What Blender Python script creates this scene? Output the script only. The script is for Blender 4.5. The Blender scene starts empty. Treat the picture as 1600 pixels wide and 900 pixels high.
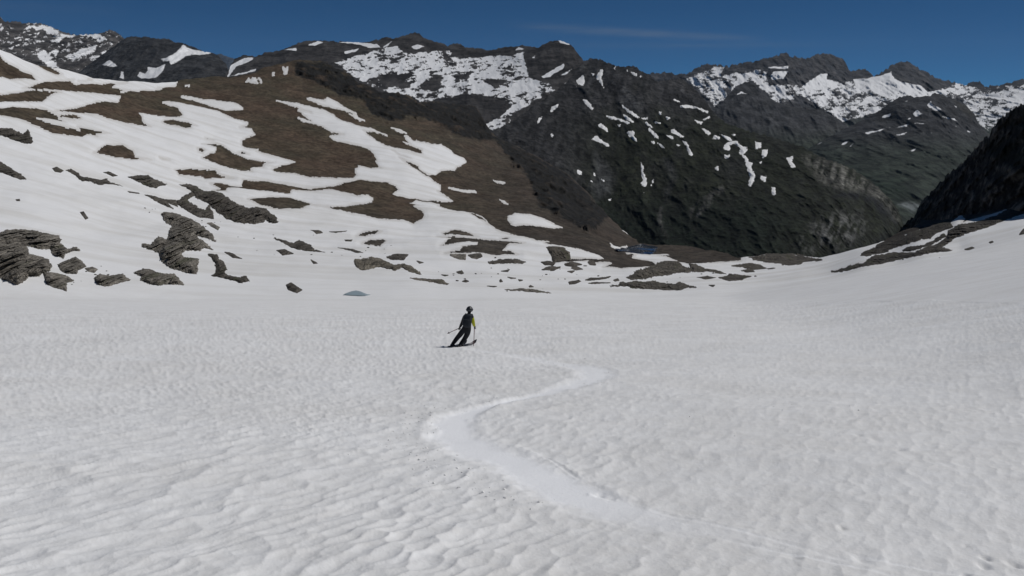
import bpy, bmesh, math, random
import numpy as np
from mathutils import Vector, Matrix
R = math.radians

# ------------------------------------------------------------------ camera, sky, sun, exposure
scene = bpy.context.scene
COL = scene.collection
F = 1255.0                      # focal length in photo pixels (photo 1600 x 900)
PITCH = R(13.4)
EYE = np.array([0.0, 0.0, 0.0])
cam_d = bpy.data.cameras.new('camera'); cam = bpy.data.objects.new('camera', cam_d); COL.objects.link(cam)
cam_d.sensor_width = 36.0; cam_d.lens = 36.0 * F / 1600.0
cam_d.clip_start = 0.1; cam_d.clip_end = 200000.0
cam.location = (0, 0, 0); cam.rotation_euler = (math.pi / 2 - PITCH, 0, 0)
scene.camera = cam

SUN_AZ, SUN_EL = R(78), R(48)   # azimuth clockwise from the view direction
world = bpy.data.worlds.new('World'); scene.world = world; world.use_nodes = True
wt = world.node_tree; wn = wt.nodes; wl = wt.links; wn.clear()
w_out = wn.new('ShaderNodeOutputWorld'); w_bg = wn.new('ShaderNodeBackground')
w_sky = wn.new('ShaderNodeTexSky'); w_sky.sky_type = 'NISHITA'; w_sky.sun_disc = False
w_sky.sun_elevation = SUN_EL; w_sky.sun_rotation = SUN_AZ
w_sky.altitude = 3000; w_sky.air_density = 0.25; w_sky.dust_density = 0.0; w_sky.ozone_density = 10.0
w_bg.inputs['Strength'].default_value = 0.085
# thin cirrus: streaked noise in the direction of view (azimuth, elevation), all round the horizon, sparse
geo = wn.new('ShaderNodeNewGeometry'); sep = wn.new('ShaderNodeSeparateXYZ'); wl.new(geo.outputs['Incoming'], sep.inputs[0])
def wmath(op, a, b=None, clamp=False):
    n = wn.new('ShaderNodeMath'); n.operation = op; n.use_clamp = clamp
    for i, v in enumerate((a, b)):
        if v is None: continue
        if isinstance(v, (int, float)): n.inputs[i].default_value = v
        else: wl.new(v, n.inputs[i])
    return n.outputs[0]
az = wmath('ARCTAN2', wmath('MULTIPLY', sep.outputs[0], -1.0), wmath('MULTIPLY', sep.outputs[1], -1.0))
el = wmath('ARCSINE', wmath('MULTIPLY', sep.outputs[2], -1.0))
def wisp(a0, a1, e0, slope, thick, amt):
    t = wmath('DIVIDE', wmath('SUBTRACT', az, a0), a1 - a0)
    along = wmath('MULTIPLY', wmath('MULTIPLY', t, wmath('SUBTRACT', 1.0, t)), 4.0, True)
    ec = wmath('ADD', wmath('MULTIPLY', t, slope), e0)
    d = wmath('DIVIDE', wmath('SUBTRACT', el, ec), thick)
    g = wmath('POWER', 2.718, wmath('MULTIPLY', wmath('MULTIPLY', d, d), -1.0))
    return wmath('MULTIPLY', wmath('MULTIPLY', g, along, True), amt)
cmb = wn.new('ShaderNodeCombineXYZ'); wl.new(wmath('MULTIPLY', az, 14.0), cmb.inputs[0]); wl.new(wmath('MULTIPLY', el, 160.0), cmb.inputs[1])
wno = wn.new('ShaderNodeTexNoise'); wno.inputs['Scale'].default_value = 1.0; wno.inputs['Detail'].default_value = 5; wl.new(cmb.outputs[0], wno.inputs['Vector'])
wsum = wmath('ADD', wmath('ADD', wisp(-0.01, 0.30, 0.083, -0.020, 0.0042, 0.30), wisp(0.03, 0.40, 0.060, -0.004, 0.0032, 0.10)), wisp(-0.75, -0.42, 0.085, 0.004, 0.009, 0.07))
wfac = wmath('MULTIPLY', wsum, wmath('MULTIPLY', wmath('SUBTRACT', wno.outputs['Fac'], 0.12), 1.7), True)
w_gam = wn.new('ShaderNodeGamma'); w_gam.inputs['Gamma'].default_value = 0.7; wl.new(w_sky.outputs[0], w_gam.inputs['Color'])
w_hsv = wn.new('ShaderNodeMixRGB'); w_hsv.blend_type = 'MULTIPLY'; w_hsv.inputs[0].default_value = 1.0; w_hsv.inputs[2].default_value = (0.31, 0.88, 1.13, 1)
wl.new(w_gam.outputs[0], w_hsv.inputs[1])
w_mix = wn.new('ShaderNodeMixRGB'); w_mix.inputs[2].default_value = (2.6, 3.0, 3.5, 1)
wl.new(wfac, w_mix.inputs[0]); wl.new(w_hsv.outputs[0], w_mix.inputs[1])
wl.new(w_mix.outputs[0], w_bg.inputs['Color']); wl.new(w_bg.outputs[0], w_out.inputs[0])

sun_d = bpy.data.lights.new('sun', 'SUN'); sun_d.energy = 3.2; sun_d.angle = R(0.53); sun_d.color = (1.0, 0.975, 0.945)
sun = bpy.data.objects.new('sun', sun_d); COL.objects.link(sun)
SUN_DIR = Vector((math.cos(SUN_EL) * math.sin(SUN_AZ), math.cos(SUN_EL) * math.cos(SUN_AZ), math.sin(SUN_EL)))
sun.rotation_euler = SUN_DIR.to_track_quat('Z', 'Y').to_euler()
vs = scene.view_settings; vs.view_transform = 'Standard'; vs.look = 'None'; vs.exposure = -0.30; vs.gamma = 1.0; vs.use_curve_mapping = False
scene.cycles.use_denoising = True
scene.cycles.max_bounces = 6; scene.cycles.diffuse_bounces = 3
scene.render.film_transparent = False

# ------------------------------------------------------------------ helpers
def hash2(ix, iy, seed):
    h = (ix.astype(np.int64) * 374761393 + iy.astype(np.int64) * 668265263 + seed * 974634777) & 0xffffffff
    h = ((h ^ (h >> 13)) * 1274126177) & 0xffffffff
    h = ((h ^ (h >> 16)) * 2246822519) & 0xffffffff
    return ((h ^ (h >> 15)) & 0xffffff) / float(0x1000000)
def perlin(x, y, seed=0):
    x = np.asarray(x, float); y = np.asarray(y, float)
    x0 = np.floor(x); y0 = np.floor(y); fx = x - x0; fy = y - y0
    ux = fx * fx * fx * (fx * (fx * 6 - 15) + 10); uy = fy * fy * fy * (fy * (fy * 6 - 15) + 10)
    def g(dx, dy):
        a = hash2(x0 + dx, y0 + dy, seed) * (2 * math.pi)
        return np.cos(a) * (fx - dx) + np.sin(a) * (fy - dy)
    a = g(0, 0); b = g(1, 0); c = g(0, 1); d = g(1, 1)
    return 1.5 * ((a + (b - a) * ux) + ((c + (d - c) * ux) - (a + (b - a) * ux)) * uy)
def fbm(x, y, octv=4, seed=0, gain=0.5):
    s = 0.0; a = 1.0; n = 0.0
    for o in range(octv):
        s = s + a * perlin(x, y, seed + o * 17); n += a; a *= gain; x = x * 2.03 + 7.1; y = y * 2.03 - 3.7
    return s / n
def ridged(x, y, octv=4, seed=0, gain=0.55):
    s = 0.0; a = 1.0; n = 0.0
    for o in range(octv):
        r = 1 - np.abs(perlin(x, y, seed + o * 31)); s = s + a * r * r; n += a; a *= gain; x = x * 2.05 + 3.3; y = y * 2.05 + 9.1
    return s / n
def worley(x, y, seed=0):
    x0 = np.floor(x); y0 = np.floor(y); d1 = np.full(x.shape, 9.0); d2 = np.full(x.shape, 9.0)
    for i in (-1, 0, 1):
        for j in (-1, 0, 1):
            cx = x0 + i; cy = y0 + j
            d = (cx + 0.15 + 0.7 * hash2(cx, cy, seed) - x) ** 2 + (cy + 0.15 + 0.7 * hash2(cx, cy, seed + 5) - y) ** 2
            d2 = np.minimum(d2, np.maximum(d1, d)); d1 = np.minimum(d1, d)
    return d1, d2
def blocks(x, y, seed=0):
    """angular facets: each cell is a tilted plane of its own height"""
    x0 = np.floor(x); y0 = np.floor(y); best = np.full(x.shape, 9.0); h = np.zeros(x.shape); idv = np.zeros(x.shape)
    for i in (-1, 0, 1):
        for j in (-1, 0, 1):
            cx = x0 + i; cy_ = y0 + j; qx = cx + 0.1 + 0.8 * hash2(cx, cy_, seed) - x; qy = cy_ + 0.1 + 0.8 * hash2(cx, cy_, seed + 5) - y
            d = qx * qx + qy * qy; b = d < best; best = np.where(b, d, best)
            r1, r2, r3 = hash2(cx, cy_, seed + 11), hash2(cx, cy_, seed + 12), hash2(cx, cy_, seed + 13)
            h = np.where(b, r1 - 0.5 + (r2 - 0.5) * 1.1 * qx + (r3 - 0.5) * 1.1 * qy, h); idv = np.where(b, r2, idv)
    return h, idv
def sstep(a, b, x):
    t = np.clip((x - a) / (b - a), 0, 1); return t * t * (3 - 2 * t)

SR, CR = math.sin(PITCH), math.cos(PITCH)
def rays(px, py):
    """world direction per unit of depth along the optical axis"""
    x = (px - 800.0) / F; v = -(py - 450.0) / F
    return np.stack([x, CR + v * SR, -SR + v * CR], -1)
def to_px(P):
    P = np.asarray(P, float); dep = P[..., 1] * CR - P[..., 2] * SR; up = P[..., 1] * SR + P[..., 2] * CR
    return 800 + F * P[..., 0] / dep, 450 - F * up / dep

class TPS:
    def __init__(s, pts, lam=1e-3):
        p = np.array(pts, float); s.xy = p[:, :2] / 300.0; v = 1.0 / p[:, 2]; n = len(p)
        d = np.linalg.norm(s.xy[:, None] - s.xy[None], axis=-1); K = s.phi(d) + lam * np.eye(n)
        Q = np.hstack([np.ones((n, 1)), s.xy]); A = np.zeros((n + 3, n + 3)); A[:n, :n] = K; A[:n, n:] = Q; A[n:, :n] = Q.T
        s.sc = np.abs(v).mean(); s.w = np.linalg.solve(A, np.concatenate([v / s.sc, np.zeros(3)])); s.lo = v.min() * 0.8; s.hi = v.max() * 1.3
    @staticmethod
    def phi(r): return np.where(r > 1e-9, r * r * np.log(np.maximum(r, 1e-9)), 0.0)
    def __call__(s, px, py):
        x = px / 300.0; y = py / 300.0; n = len(s.xy)
        out = s.w[n] + s.w[n + 1] * x + s.w[n + 2] * y
        for i in range(n):
            r2 = (x - s.xy[i, 0]) ** 2 + (y - s.xy[i, 1]) ** 2
            out = out + s.w[i] * 0.5 * r2 * np.log(np.maximum(r2, 1e-12))
        return np.clip(out * s.sc, s.lo, s.hi)

def sdf(poly, px, py, margin=28.0):
    """signed distance to a polygon (positive inside), clipped at -margin"""
    p = np.asarray(poly, float); out = np.full(px.shape, -margin)
    sel = (px > p[:, 0].min() - margin) & (px < p[:, 0].max() + margin) & (py > p[:, 1].min() - margin) & (py < p[:, 1].max() + margin)
    if not sel.any(): return out
    x = px[sel]; y = py[sel]; d2 = np.full(x.shape, 1e12); ins = np.zeros(x.shape, bool)
    q = np.roll(p, -1, 0)
    for (ax, ay), (bx, by) in zip(p, q):
        ex, ey = bx - ax, by - ay; L = ex * ex + ey * ey
        if L < 1e-9: continue
        t = np.clip(((x - ax) * ex + (y - ay) * ey) / L, 0, 1)
        d2 = np.minimum(d2, (x - ax - t * ex) ** 2 + (y - ay - t * ey) ** 2)
        if ay != by:
            c = (ay > y) != (by > y); ins ^= c & (x < (bx - ax) * (y - ay) / (by - ay) + ax)
    d = np.sqrt(d2); out[sel] = np.maximum(np.where(ins, d, -d), -margin); return out

def mesh_obj(name, verts, quads, mat=None, attrs=None, parent=None, smooth=True, colors=None):
    me = bpy.data.meshes.new(name); nv = len(verts); nf = len(quads); k = quads.shape[1]
    me.vertices.add(nv); me.vertices.foreach_set('co', np.ascontiguousarray(verts, np.float32).ravel())
    me.loops.add(nf * k); me.loops.foreach_set('vertex_index', np.ascontiguousarray(quads, np.int32).ravel())
    me.polygons.add(nf); me.polygons.foreach_set('loop_start', np.arange(0, nf * k, k, dtype=np.int32))
    me.polygons.foreach_set('use_smooth', np.full(nf, smooth, bool))
    for an, av in (attrs or {}).items():
        a = me.attributes.new(an, 'FLOAT', 'POINT'); a.data.foreach_set('value', np.ascontiguousarray(av, np.float32).ravel())
    if colors is not None:
        a = me.attributes.new('col', 'FLOAT_COLOR', 'POINT'); c = np.ones((nv, 4), np.float32); c[:, :3] = colors; a.data.foreach_set('color', c.ravel())
    me.update(calc_edges=True); me.validate()
    if mat: me.materials.append(mat)
    o = bpy.data.objects.new(name, me); COL.objects.link(o)
    if parent: o.parent = parent
    return o
def grid_obj(name, P, mat, keep=None, attrs=None, colors=None, smooth=True):
    Rn, Cn = P.shape[:2]; idx = np.arange(Rn * Cn).reshape(Rn, Cn)
    q = np.stack([idx[:-1, :-1], idx[1:, :-1], idx[1:, 1:], idx[:-1, 1:]], -1)
    q = q[keep] if keep is not None else q.reshape(-1, 4)
    used = np.zeros(Rn * Cn, bool); used[q.ravel()] = True
    remap = np.cumsum(used) - 1
    at = {k: v.reshape(-1)[used] for k, v in (attrs or {}).items()}
    cl = colors.reshape(-1, 3)[used] if colors is not None else None
    return mesh_obj(name, P.reshape(-1, 3)[used], remap[q], mat, at, None, smooth, cl)
def tag(o, label=None, cat=None, group=None, kind=None):
    if label: o['label'] = label
    if cat: o['category'] = cat
    if group: o['group'] = group
    if kind: o['kind'] = kind
    return o
def interp(poly, px):
    p = np.array(poly, float); return np.interp(px, p[:, 0], p[:, 1])

# zoom frames used while tracing: origin and scale
ZR = dict(R1=(0, 0, 3.6), R2=(400, 0, 3.6), R3=(800, 0, 3.6), R4=(1200, 0, 3.6), R5=(0, 240, 3.6), R6=(400, 240, 3.6), R7=(800, 240, 3.6), R8=(1200, 240, 3.6),
          Q1=(0, 60, 6), Q2=(200, 120, 6), Q3=(280, 230, 6), Q4=(420, 140, 6), Q5=(560, 240, 6), Q6=(640, 330, 6), Q7=(860, 340, 6), Q8=(1300, 300, 4.813), P=(0, 0, 1))
def tr(s):
    """'Q1 10,20 30,40 Q2 5,6' -> photo pixel coordinates"""
    out = []; z = ZR['P']
    for t in s.split():
        if t in ZR: z = ZR[t]
        else:
            a, b = t.split(','); out.append((z[0] + float(a) / z[2], z[1] + float(b) / z[2]))
    return out

# ------------------------------------------------------------------ materials
def new_mat(name):
    m = bpy.data.materials.new(name); m.use_nodes = True; nt = m.node_tree; b = nt.nodes['Principled BSDF']
    return m, nt, nt.nodes, nt.links, b
def plain(name, col, rough=0.6, spec=0.3, metal=0.0, nscale=30.0, var=0.25):
    m, nt, N, L, b = new_mat(name)
    tc = N.new('ShaderNodeTexCoord'); no = N.new('ShaderNodeTexNoise'); no.inputs['Scale'].default_value = nscale; no.inputs['Detail'].default_value = 4
    L.new(tc.outputs['Object'], no.inputs['Vector'])
    mx = N.new('ShaderNodeMixRGB'); mx.inputs[1].default_value = (*[c * (1 - var) for c in col], 1); mx.inputs[2].default_value = (*[min(1, c * (1 + var)) for c in col], 1)
    L.new(no.outputs['Fac'], mx.inputs[0]); L.new(mx.outputs[0], b.inputs['Base Color'])
    b.inputs['Roughness'].default_value = rough; b.inputs['Specular IOR Level'].default_value = spec; b.inputs['Metallic'].default_value = metal
    return m
def noise(N, L, vec, scale, detail=5, rough=0.55):
    n = N.new('ShaderNodeTexNoise'); n.inputs['Scale'].default_value = scale; n.inputs['Detail'].default_value = detail; n.inputs['Roughness'].default_value = rough
    L.new(vec, n.inputs['Vector']); return n.outputs['Fac']
def mth(N, L, op, a, b=None, clamp=False):
    n = N.new('ShaderNodeMath'); n.operation = op; n.use_clamp = clamp
    for i, v in enumerate((a, b)):
        if v is None: continue
        if isinstance(v, (int, float)): n.inputs[i].default_value = v
        else: L.new(v, n.inputs[i])
    return n.outputs[0]
SNOW = (0.80, 0.805, 0.815)
def mat_snow(name, fine, bump=0.02):
    """old summer snow: faint grey-beige dirt in blotches, clean where scraped by skis (attribute 'clean')"""
    m, nt, N, L, b = new_mat(name); tc = N.new('ShaderNodeTexCoord'); v = tc.outputs['Object']
    n1 = noise(N, L, v, 0.05 if not fine else 0.35, 5); n2 = noise(N, L, v, 0.6 if not fine else 5.0, 5, 0.65)
    s = mth(N, L, 'ADD', mth(N, L, 'MULTIPLY', n1, 0.55), mth(N, L, 'MULTIPLY', n2, 0.45))
    rp = N.new('ShaderNodeValToRGB'); e = rp.color_ramp.elements
    e[0].position = 0.36; e[0].color = (0.76, 0.75, 0.735, 1) if fine else (0.76, 0.755, 0.74, 1)
    e[1].position = 0.62; e[1].color = (0.85, 0.85, 0.85, 1) if fine else (0.83, 0.83, 0.83, 1)
    L.new(s, rp.inputs[0]); out = rp.outputs[0]
    if fine:
        at = N.new('ShaderNodeAttribute'); at.attribute_name = 'clean'
        mx = N.new('ShaderNodeMixRGB'); mx.inputs[2].default_value = (0.96, 0.965, 0.98, 1)
        L.new(at.outputs['Fac'], mx.inputs[0]); L.new(out, mx.inputs[1]); out = mx.outputs[0]
        a2 = N.new('ShaderNodeAttribute'); a2.attribute_name = 'far'
        m2 = N.new('ShaderNodeMixRGB'); sm_ = N.new('ShaderNodeMapping'); sm_.inputs['Rotation'].default_value = (0, 0, 0.9); sm_.inputs['Scale'].default_value = (0.012, 0.10, 0.05); L.new(v, sm_.inputs['Vector'])
        fr = N.new('ShaderNodeValToRGB'); fe = fr.color_ramp.elements; fe[0].position = 0.36; fe[0].color = (0.715, 0.705, 0.685, 1); fe[1].position = 0.56; fe[1].color = (0.815, 0.815, 0.815, 1)
        L.new(noise(N, L, sm_.outputs[0], 1.0, 6, 0.65), fr.inputs[0]); L.new(fr.outputs[0], m2.inputs[2])
        L.new(a2.outputs['Fac'], m2.inputs[0]); L.new(out, m2.inputs[1]); out = m2.outputs[0]
    ed_ = N.new('ShaderNodeAttribute'); ed_.attribute_name = 'edge'
    m3 = N.new('ShaderNodeMixRGB'); m3.inputs[2].default_value = (0.40, 0.36, 0.31, 1); L.new(out, m3.inputs[1]); out = m3.outputs[0]
    L.new(mth(N, L, 'MULTIPLY', ed_.outputs['Fac'], mth(N, L, 'MULTIPLY', mth(N, L, 'SUBTRACT', n2, 0.25), 1.8, True), True), m3.inputs[0])
    L.new(out, b.inputs['Base Color'])
    b.inputs['Roughness'].default_value = 0.75; b.inputs['Specular IOR Level'].default_value = 0.15
    bp = N.new('ShaderNodeBump'); bp.inputs['Strength'].default_value = 0.5; bp.inputs['Distance'].default_value = bump
    L.new(noise(N, L, v, 26.0 if fine else 0.4, 4, 0.6), bp.inputs['Height']); L.new(bp.outputs[0], b.inputs['Normal'])
    return m
def mat_rock(name, s1, s2, bump, snow=False, sn_scale=0.02, stretch=(1, 1, 1), var=0.6, sedge=0.12, crag=0.5):
    """base colour from the geology attribute 'col', broken by noise; optional lasting snow from attribute 'snow'"""
    m, nt, N, L, b = new_mat(name); tc = N.new('ShaderNodeTexCoord'); mp = N.new('ShaderNodeMapping'); mp.inputs['Scale'].default_value = stretch
    L.new(tc.outputs['Object'], mp.inputs['Vector']); v = mp.outputs[0]
    at = N.new('ShaderNodeAttribute'); at.attribute_name = 'col'
    n1 = noise(N, L, v, s1, 6, 0.62); n2 = noise(N, L, v, s2, 6, 0.7)
    k = mth(N, L, 'ADD', mth(N, L, 'MULTIPLY', mth(N, L, 'SUBTRACT', n1, 0.5), var * 2.2), mth(N, L, 'MULTIPLY', mth(N, L, 'SUBTRACT', n2, 0.5), var * 2.6))
    k = mth(N, L, 'MAXIMUM', mth(N, L, 'ADD', k, 1.0), 0.25)
    n3 = noise(N, L, v, s2 * 0.55, 8, 0.72); cr = N.new('ShaderNodeMapRange'); cr.inputs['From Min'].default_value = 0.44; cr.inputs['From Max'].default_value = 0.55; cr.inputs['To Min'].default_value = crag; cr.inputs['To Max'].default_value = 1.12
    L.new(n3, cr.inputs['Value']); k = mth(N, L, 'MULTIPLY', k, cr.outputs[0])
    vm = N.new('ShaderNodeVectorMath'); vm.operation = 'SCALE'; L.new(at.outputs['Color'], vm.inputs[0]); L.new(k, vm.inputs['Scale'])
    out = vm.outputs[0]; hgt = mth(N, L, 'ADD', mth(N, L, 'ADD', n1, mth(N, L, 'MULTIPLY', n2, 0.5)), mth(N, L, 'MULTIPLY', n3, 0.9))
    bp = N.new('ShaderNodeBump'); bp.inputs['Distance'].default_value = bump; bp.inputs['Strength'].default_value = 0.8
    L.new(hgt, bp.inputs['Height']); L.new(bp.outputs[0], b.inputs['Normal'])
    if snow:
        a2 = N.new('ShaderNodeAttribute'); a2.attribute_name = 'snow'
        f = mth(N, L, 'ADD', a2.outputs['Fac'], mth(N, L, 'MULTIPLY', mth(N, L, 'SUBTRACT', noise(N, L, v, sn_scale, 6, 0.68), 0.5), 1.5))
        mr = N.new('ShaderNodeMapRange'); mr.inputs['From Min'].default_value = -sedge; mr.inputs['From Max'].default_value = sedge
        L.new(f, mr.inputs['Value'])
        mx = N.new('ShaderNodeMixRGB'); mx.inputs[2].default_value = (0.82, 0.825, 0.835, 1); L.new(mr.outputs[0], mx.inputs[0]); L.new(out, mx.inputs[1]); out = mx.outputs[0]
        L.new(mth(N, L, 'SUBTRACT', 0.8, mth(N, L, 'MULTIPLY', mr.outputs[0], 0.65)), bp.inputs['Strength'])
    L.new(out, b.inputs['Base Color']); b.inputs['Roughness'].default_value = 0.9; b.inputs['Specular IOR Level'].default_value = 0.15
    return m
M_FIELD = mat_snow('snow_field', True, 0.012)
M_SNOW = mat_snow('snow_patch', False, 0.05)
M_SOIL = mat_rock('alpine_soil', 0.06, 0.55, 0.5, var=0.5, crag=0.62)
M_OUT = mat_rock('outcrop_rock', 0.4, 2.4, 0.35, var=0.6, crag=0.6)
M_MID = mat_rock('mid_mountain_rock', 0.010, 0.07, 9.0, var=0.7)
M_B1 = mat_rock('snowy_mountain_rock', 0.004, 0.03, 12.0, snow=True, sn_scale=0.03, stretch=(0.55, 0.55, 1.5), var=0.7)
M_FAR = mat_rock('far_mountain_rock', 0.004, 0.022, 24.0, snow=True, sn_scale=0.012, stretch=(0.7, 0.7, 1.3), var=0.8, sedge=0.2)
M_SHADE = mat_rock('cliff_rock', 0.06, 0.35, 2.0, var=0.9, crag=0.3)

# ------------------------------------------------------------------ the near basin: snowfield, left hill, right rise (surface A)
A_CREST = tr('P -320,20 -200,45 -80,66 R1 0,285 60,305 130,340 220,370 330,390 420,415 520,440 650,455 760,462 900,468 985,466 1010,452 1080,440 1200,432 1280,434 1340,428 1400,418 '
             'R2 20,390 80,368 180,350 250,335 330,338 400,345 440,380 500,400 540,430 580,465 620,472 660,500 700,515 800,520 870,540 910,572 990,570 1090,580 1150,590 1230,595 1265,640 1290,690 1320,740 1380,785 '
             'P 800,224 830,240 860,256 R7 300,100 400,190 470,270 540,350 620,420 710,497 800,513 900,515 1000,525 1100,540 1200,560 1270,585 1330,580 1400,572 '
             'R8 0,570 90,575 290,578 400,560 520,525 620,500 740,440 870,378 920,372 1060,348 1200,330 1340,310 1440,285 P 1700,285 1900,240')
H_TPS = TPS([(-300, 470, 170), (-300, 330, 240), (-300, 150, 340), (-300, 40, 400),
    (0, 470, 185), (0, 400, 214), (0, 300, 280), (0, 200, 365), (0, 120, 450), (0, 82, 490),
    (150, 468, 192), (150, 400, 232), (150, 300, 315), (150, 200, 430), (150, 125, 570),
    (300, 466, 200), (300, 400, 248), (300, 300, 370), (300, 200, 520), (300, 124, 740),
    (475, 464, 204), (475, 400, 265), (475, 300, 420), (475, 200, 620), (475, 130, 800), (475, 95, 890),
    (640, 460, 208), (640, 430, 235), (640, 350, 370), (640, 250, 560), (640, 180, 790), (640, 150, 900),
    (760, 458, 212), (760, 430, 240), (760, 350, 390), (760, 280, 590), (760, 206, 860),
    (870, 456, 218), (870, 430, 250), (870, 350, 430), (870, 275, 720), (930, 400, 320), (930, 330, 600),
    (1000, 452, 226), (1000, 425, 270), (1000, 385, 460), (1100, 445, 232), (1100, 425, 275), (1100, 392, 420),
    (1250, 430, 240), (1250, 403, 330), (1350, 400, 245), (1350, 385, 300), (1430, 372, 255), (1430, 352, 330),
    (1300, 428, 225), (1400, 405, 220), (1500, 386, 216), (1600, 362, 212), (1500, 350, 262), (1500, 336, 320), (1600, 330, 270), (1600, 310, 300), (1850, 300, 250), (1850, 240, 300)])
KL = 1.0 / (F * 1.9); KR = 1.0 / (F * 3.1)
def depthA(px, py):
    yv = 474.0 - 17.0 * (1 - sstep(465, 640, py)) + 2.5 * np.sin(px / 300.0)
    left = np.maximum(KL * (py - yv), 1e-7)
    yr = 452.0 - 0.17 * (px - 1080.0) - 0.00003 * np.maximum(px - 1080, 0) ** 2
    right = np.maximum(KR * (py - yr - 6), 1e-7)
    h = H_TPS(np.asarray(px, float), np.minimum(np.asarray(py, float), 480.0))
    p = 9.0; s = np.maximum(np.maximum(left, right), h)
    inv = s * ((left / s) ** p + (right / s) ** p + (h / s) ** p) ** (1 / p)
    return 1.0 / inv
def surfA(px, py):
    Z = depthA(px, py); P = rays(px, py) * Z[..., None]
    x = P[..., 0]; y = P[..., 1]
    w = sstep(170, 300, Z)
    dz = w * (1.7 * fbm(x / 55, y / 55, 3, 3) + 0.45 * fbm(x / 14, y / 14, 3, 5)) + sstep(8, 60, Z) * (1 - w) * 0.25 * fbm(x / 17, y / 17, 2, 9)
    P = P.copy(); P[..., 2] += dz
    return P, Z

# what lies bare and what lies under snow: painted in order
BROWN_BIG = tr('Q1 210,465 440,395 660,400 700,425 930,430 1050,415 1190,412 1190,420 1100,425 1050,460 1130,470 1200,490 1440,490 '
    'Q2 200,133 320,118 280,100 440,85 455,70 460,52 P 281,100 300,90 400,80 470,65 520,70 560,95 650,130 750,145 800,195 900,260 960,320 1010,360 1100,365 1175,380 1160,396 '
    'R7 1290,597 1180,605 1060,612 1000,620 940,615 810,632 700,645 620,655 510,640 560,625 Q7 500,430 490,385 440,345 400,330 300,300 0,256 '
    'Q6 1260,302 1305,275 1180,265 1040,215 940,195 820,165 740,125 700,75 620,40 510,0 Q5 1220,670 1160,600 1000,545 930,540 740,485 760,470 640,450 540,440 485,465 570,490 520,495 610,550 620,590 600,620 515,657 420,625 330,618 200,605 0,560 '
    'Q3 1370,565 1240,545 1440,555 Q5 0,465 120,450 140,420 90,400 0,405 Q3 1440,402 1220,400 1060,400 1040,432 840,415 520,388 450,395 440,420 310,415 390,395 285,345 380,335 480,360 580,358 595,290 830,305 1060,360 1220,383 1440,362 '
    'Q5 0,242 200,262 290,280 350,305 380,345 325,380 480,415 640,430 890,443 830,405 745,355 770,350 765,310 775,292 690,245 680,230 620,205 480,110 380,30 430,50 560,110 600,160 650,195 720,198 780,160 900,160 920,125 970,110 1005,72 990,45 890,0 '
    'R2 1100,850 1040,815 990,815 Q4 1440,495 1350,480 1310,440 1270,430 1290,475 1330,505 1240,480 1100,425 980,370 850,345 640,265 610,235 510,185 350,155 200,125 45,98 200,145 400,215 270,190 340,245 395,280 410,305 260,258 310,290 410,310 500,345 580,395 700,420 570,430 610,470 700,495 850,525 940,555 990,610 1015,660 1005,680 1045,730 950,735 850,715 815,750 820,800 800,828 560,835 360,832 310,815 250,795 50,775 25,745 110,710 260,680 170,655 100,625 0,605 '
    'Q2 1320,725 1200,700 1220,685 1100,665 1060,640 1065,585 1195,540 1150,485 1040,468 1120,450 1125,430 1040,410 940,375 850,325 700,290 480,250 295,235 400,265 470,290 515,350 480,380 380,380 230,360 100,345 130,370 150,430 215,470 150,465 0,430 '
    'Q1 1240,810 1100,770 1000,750 900,715 780,700 640,695 510,685 640,655 740,640 900,600 1110,580 1130,540 940,515 800,505 600,495 420,485')
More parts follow.
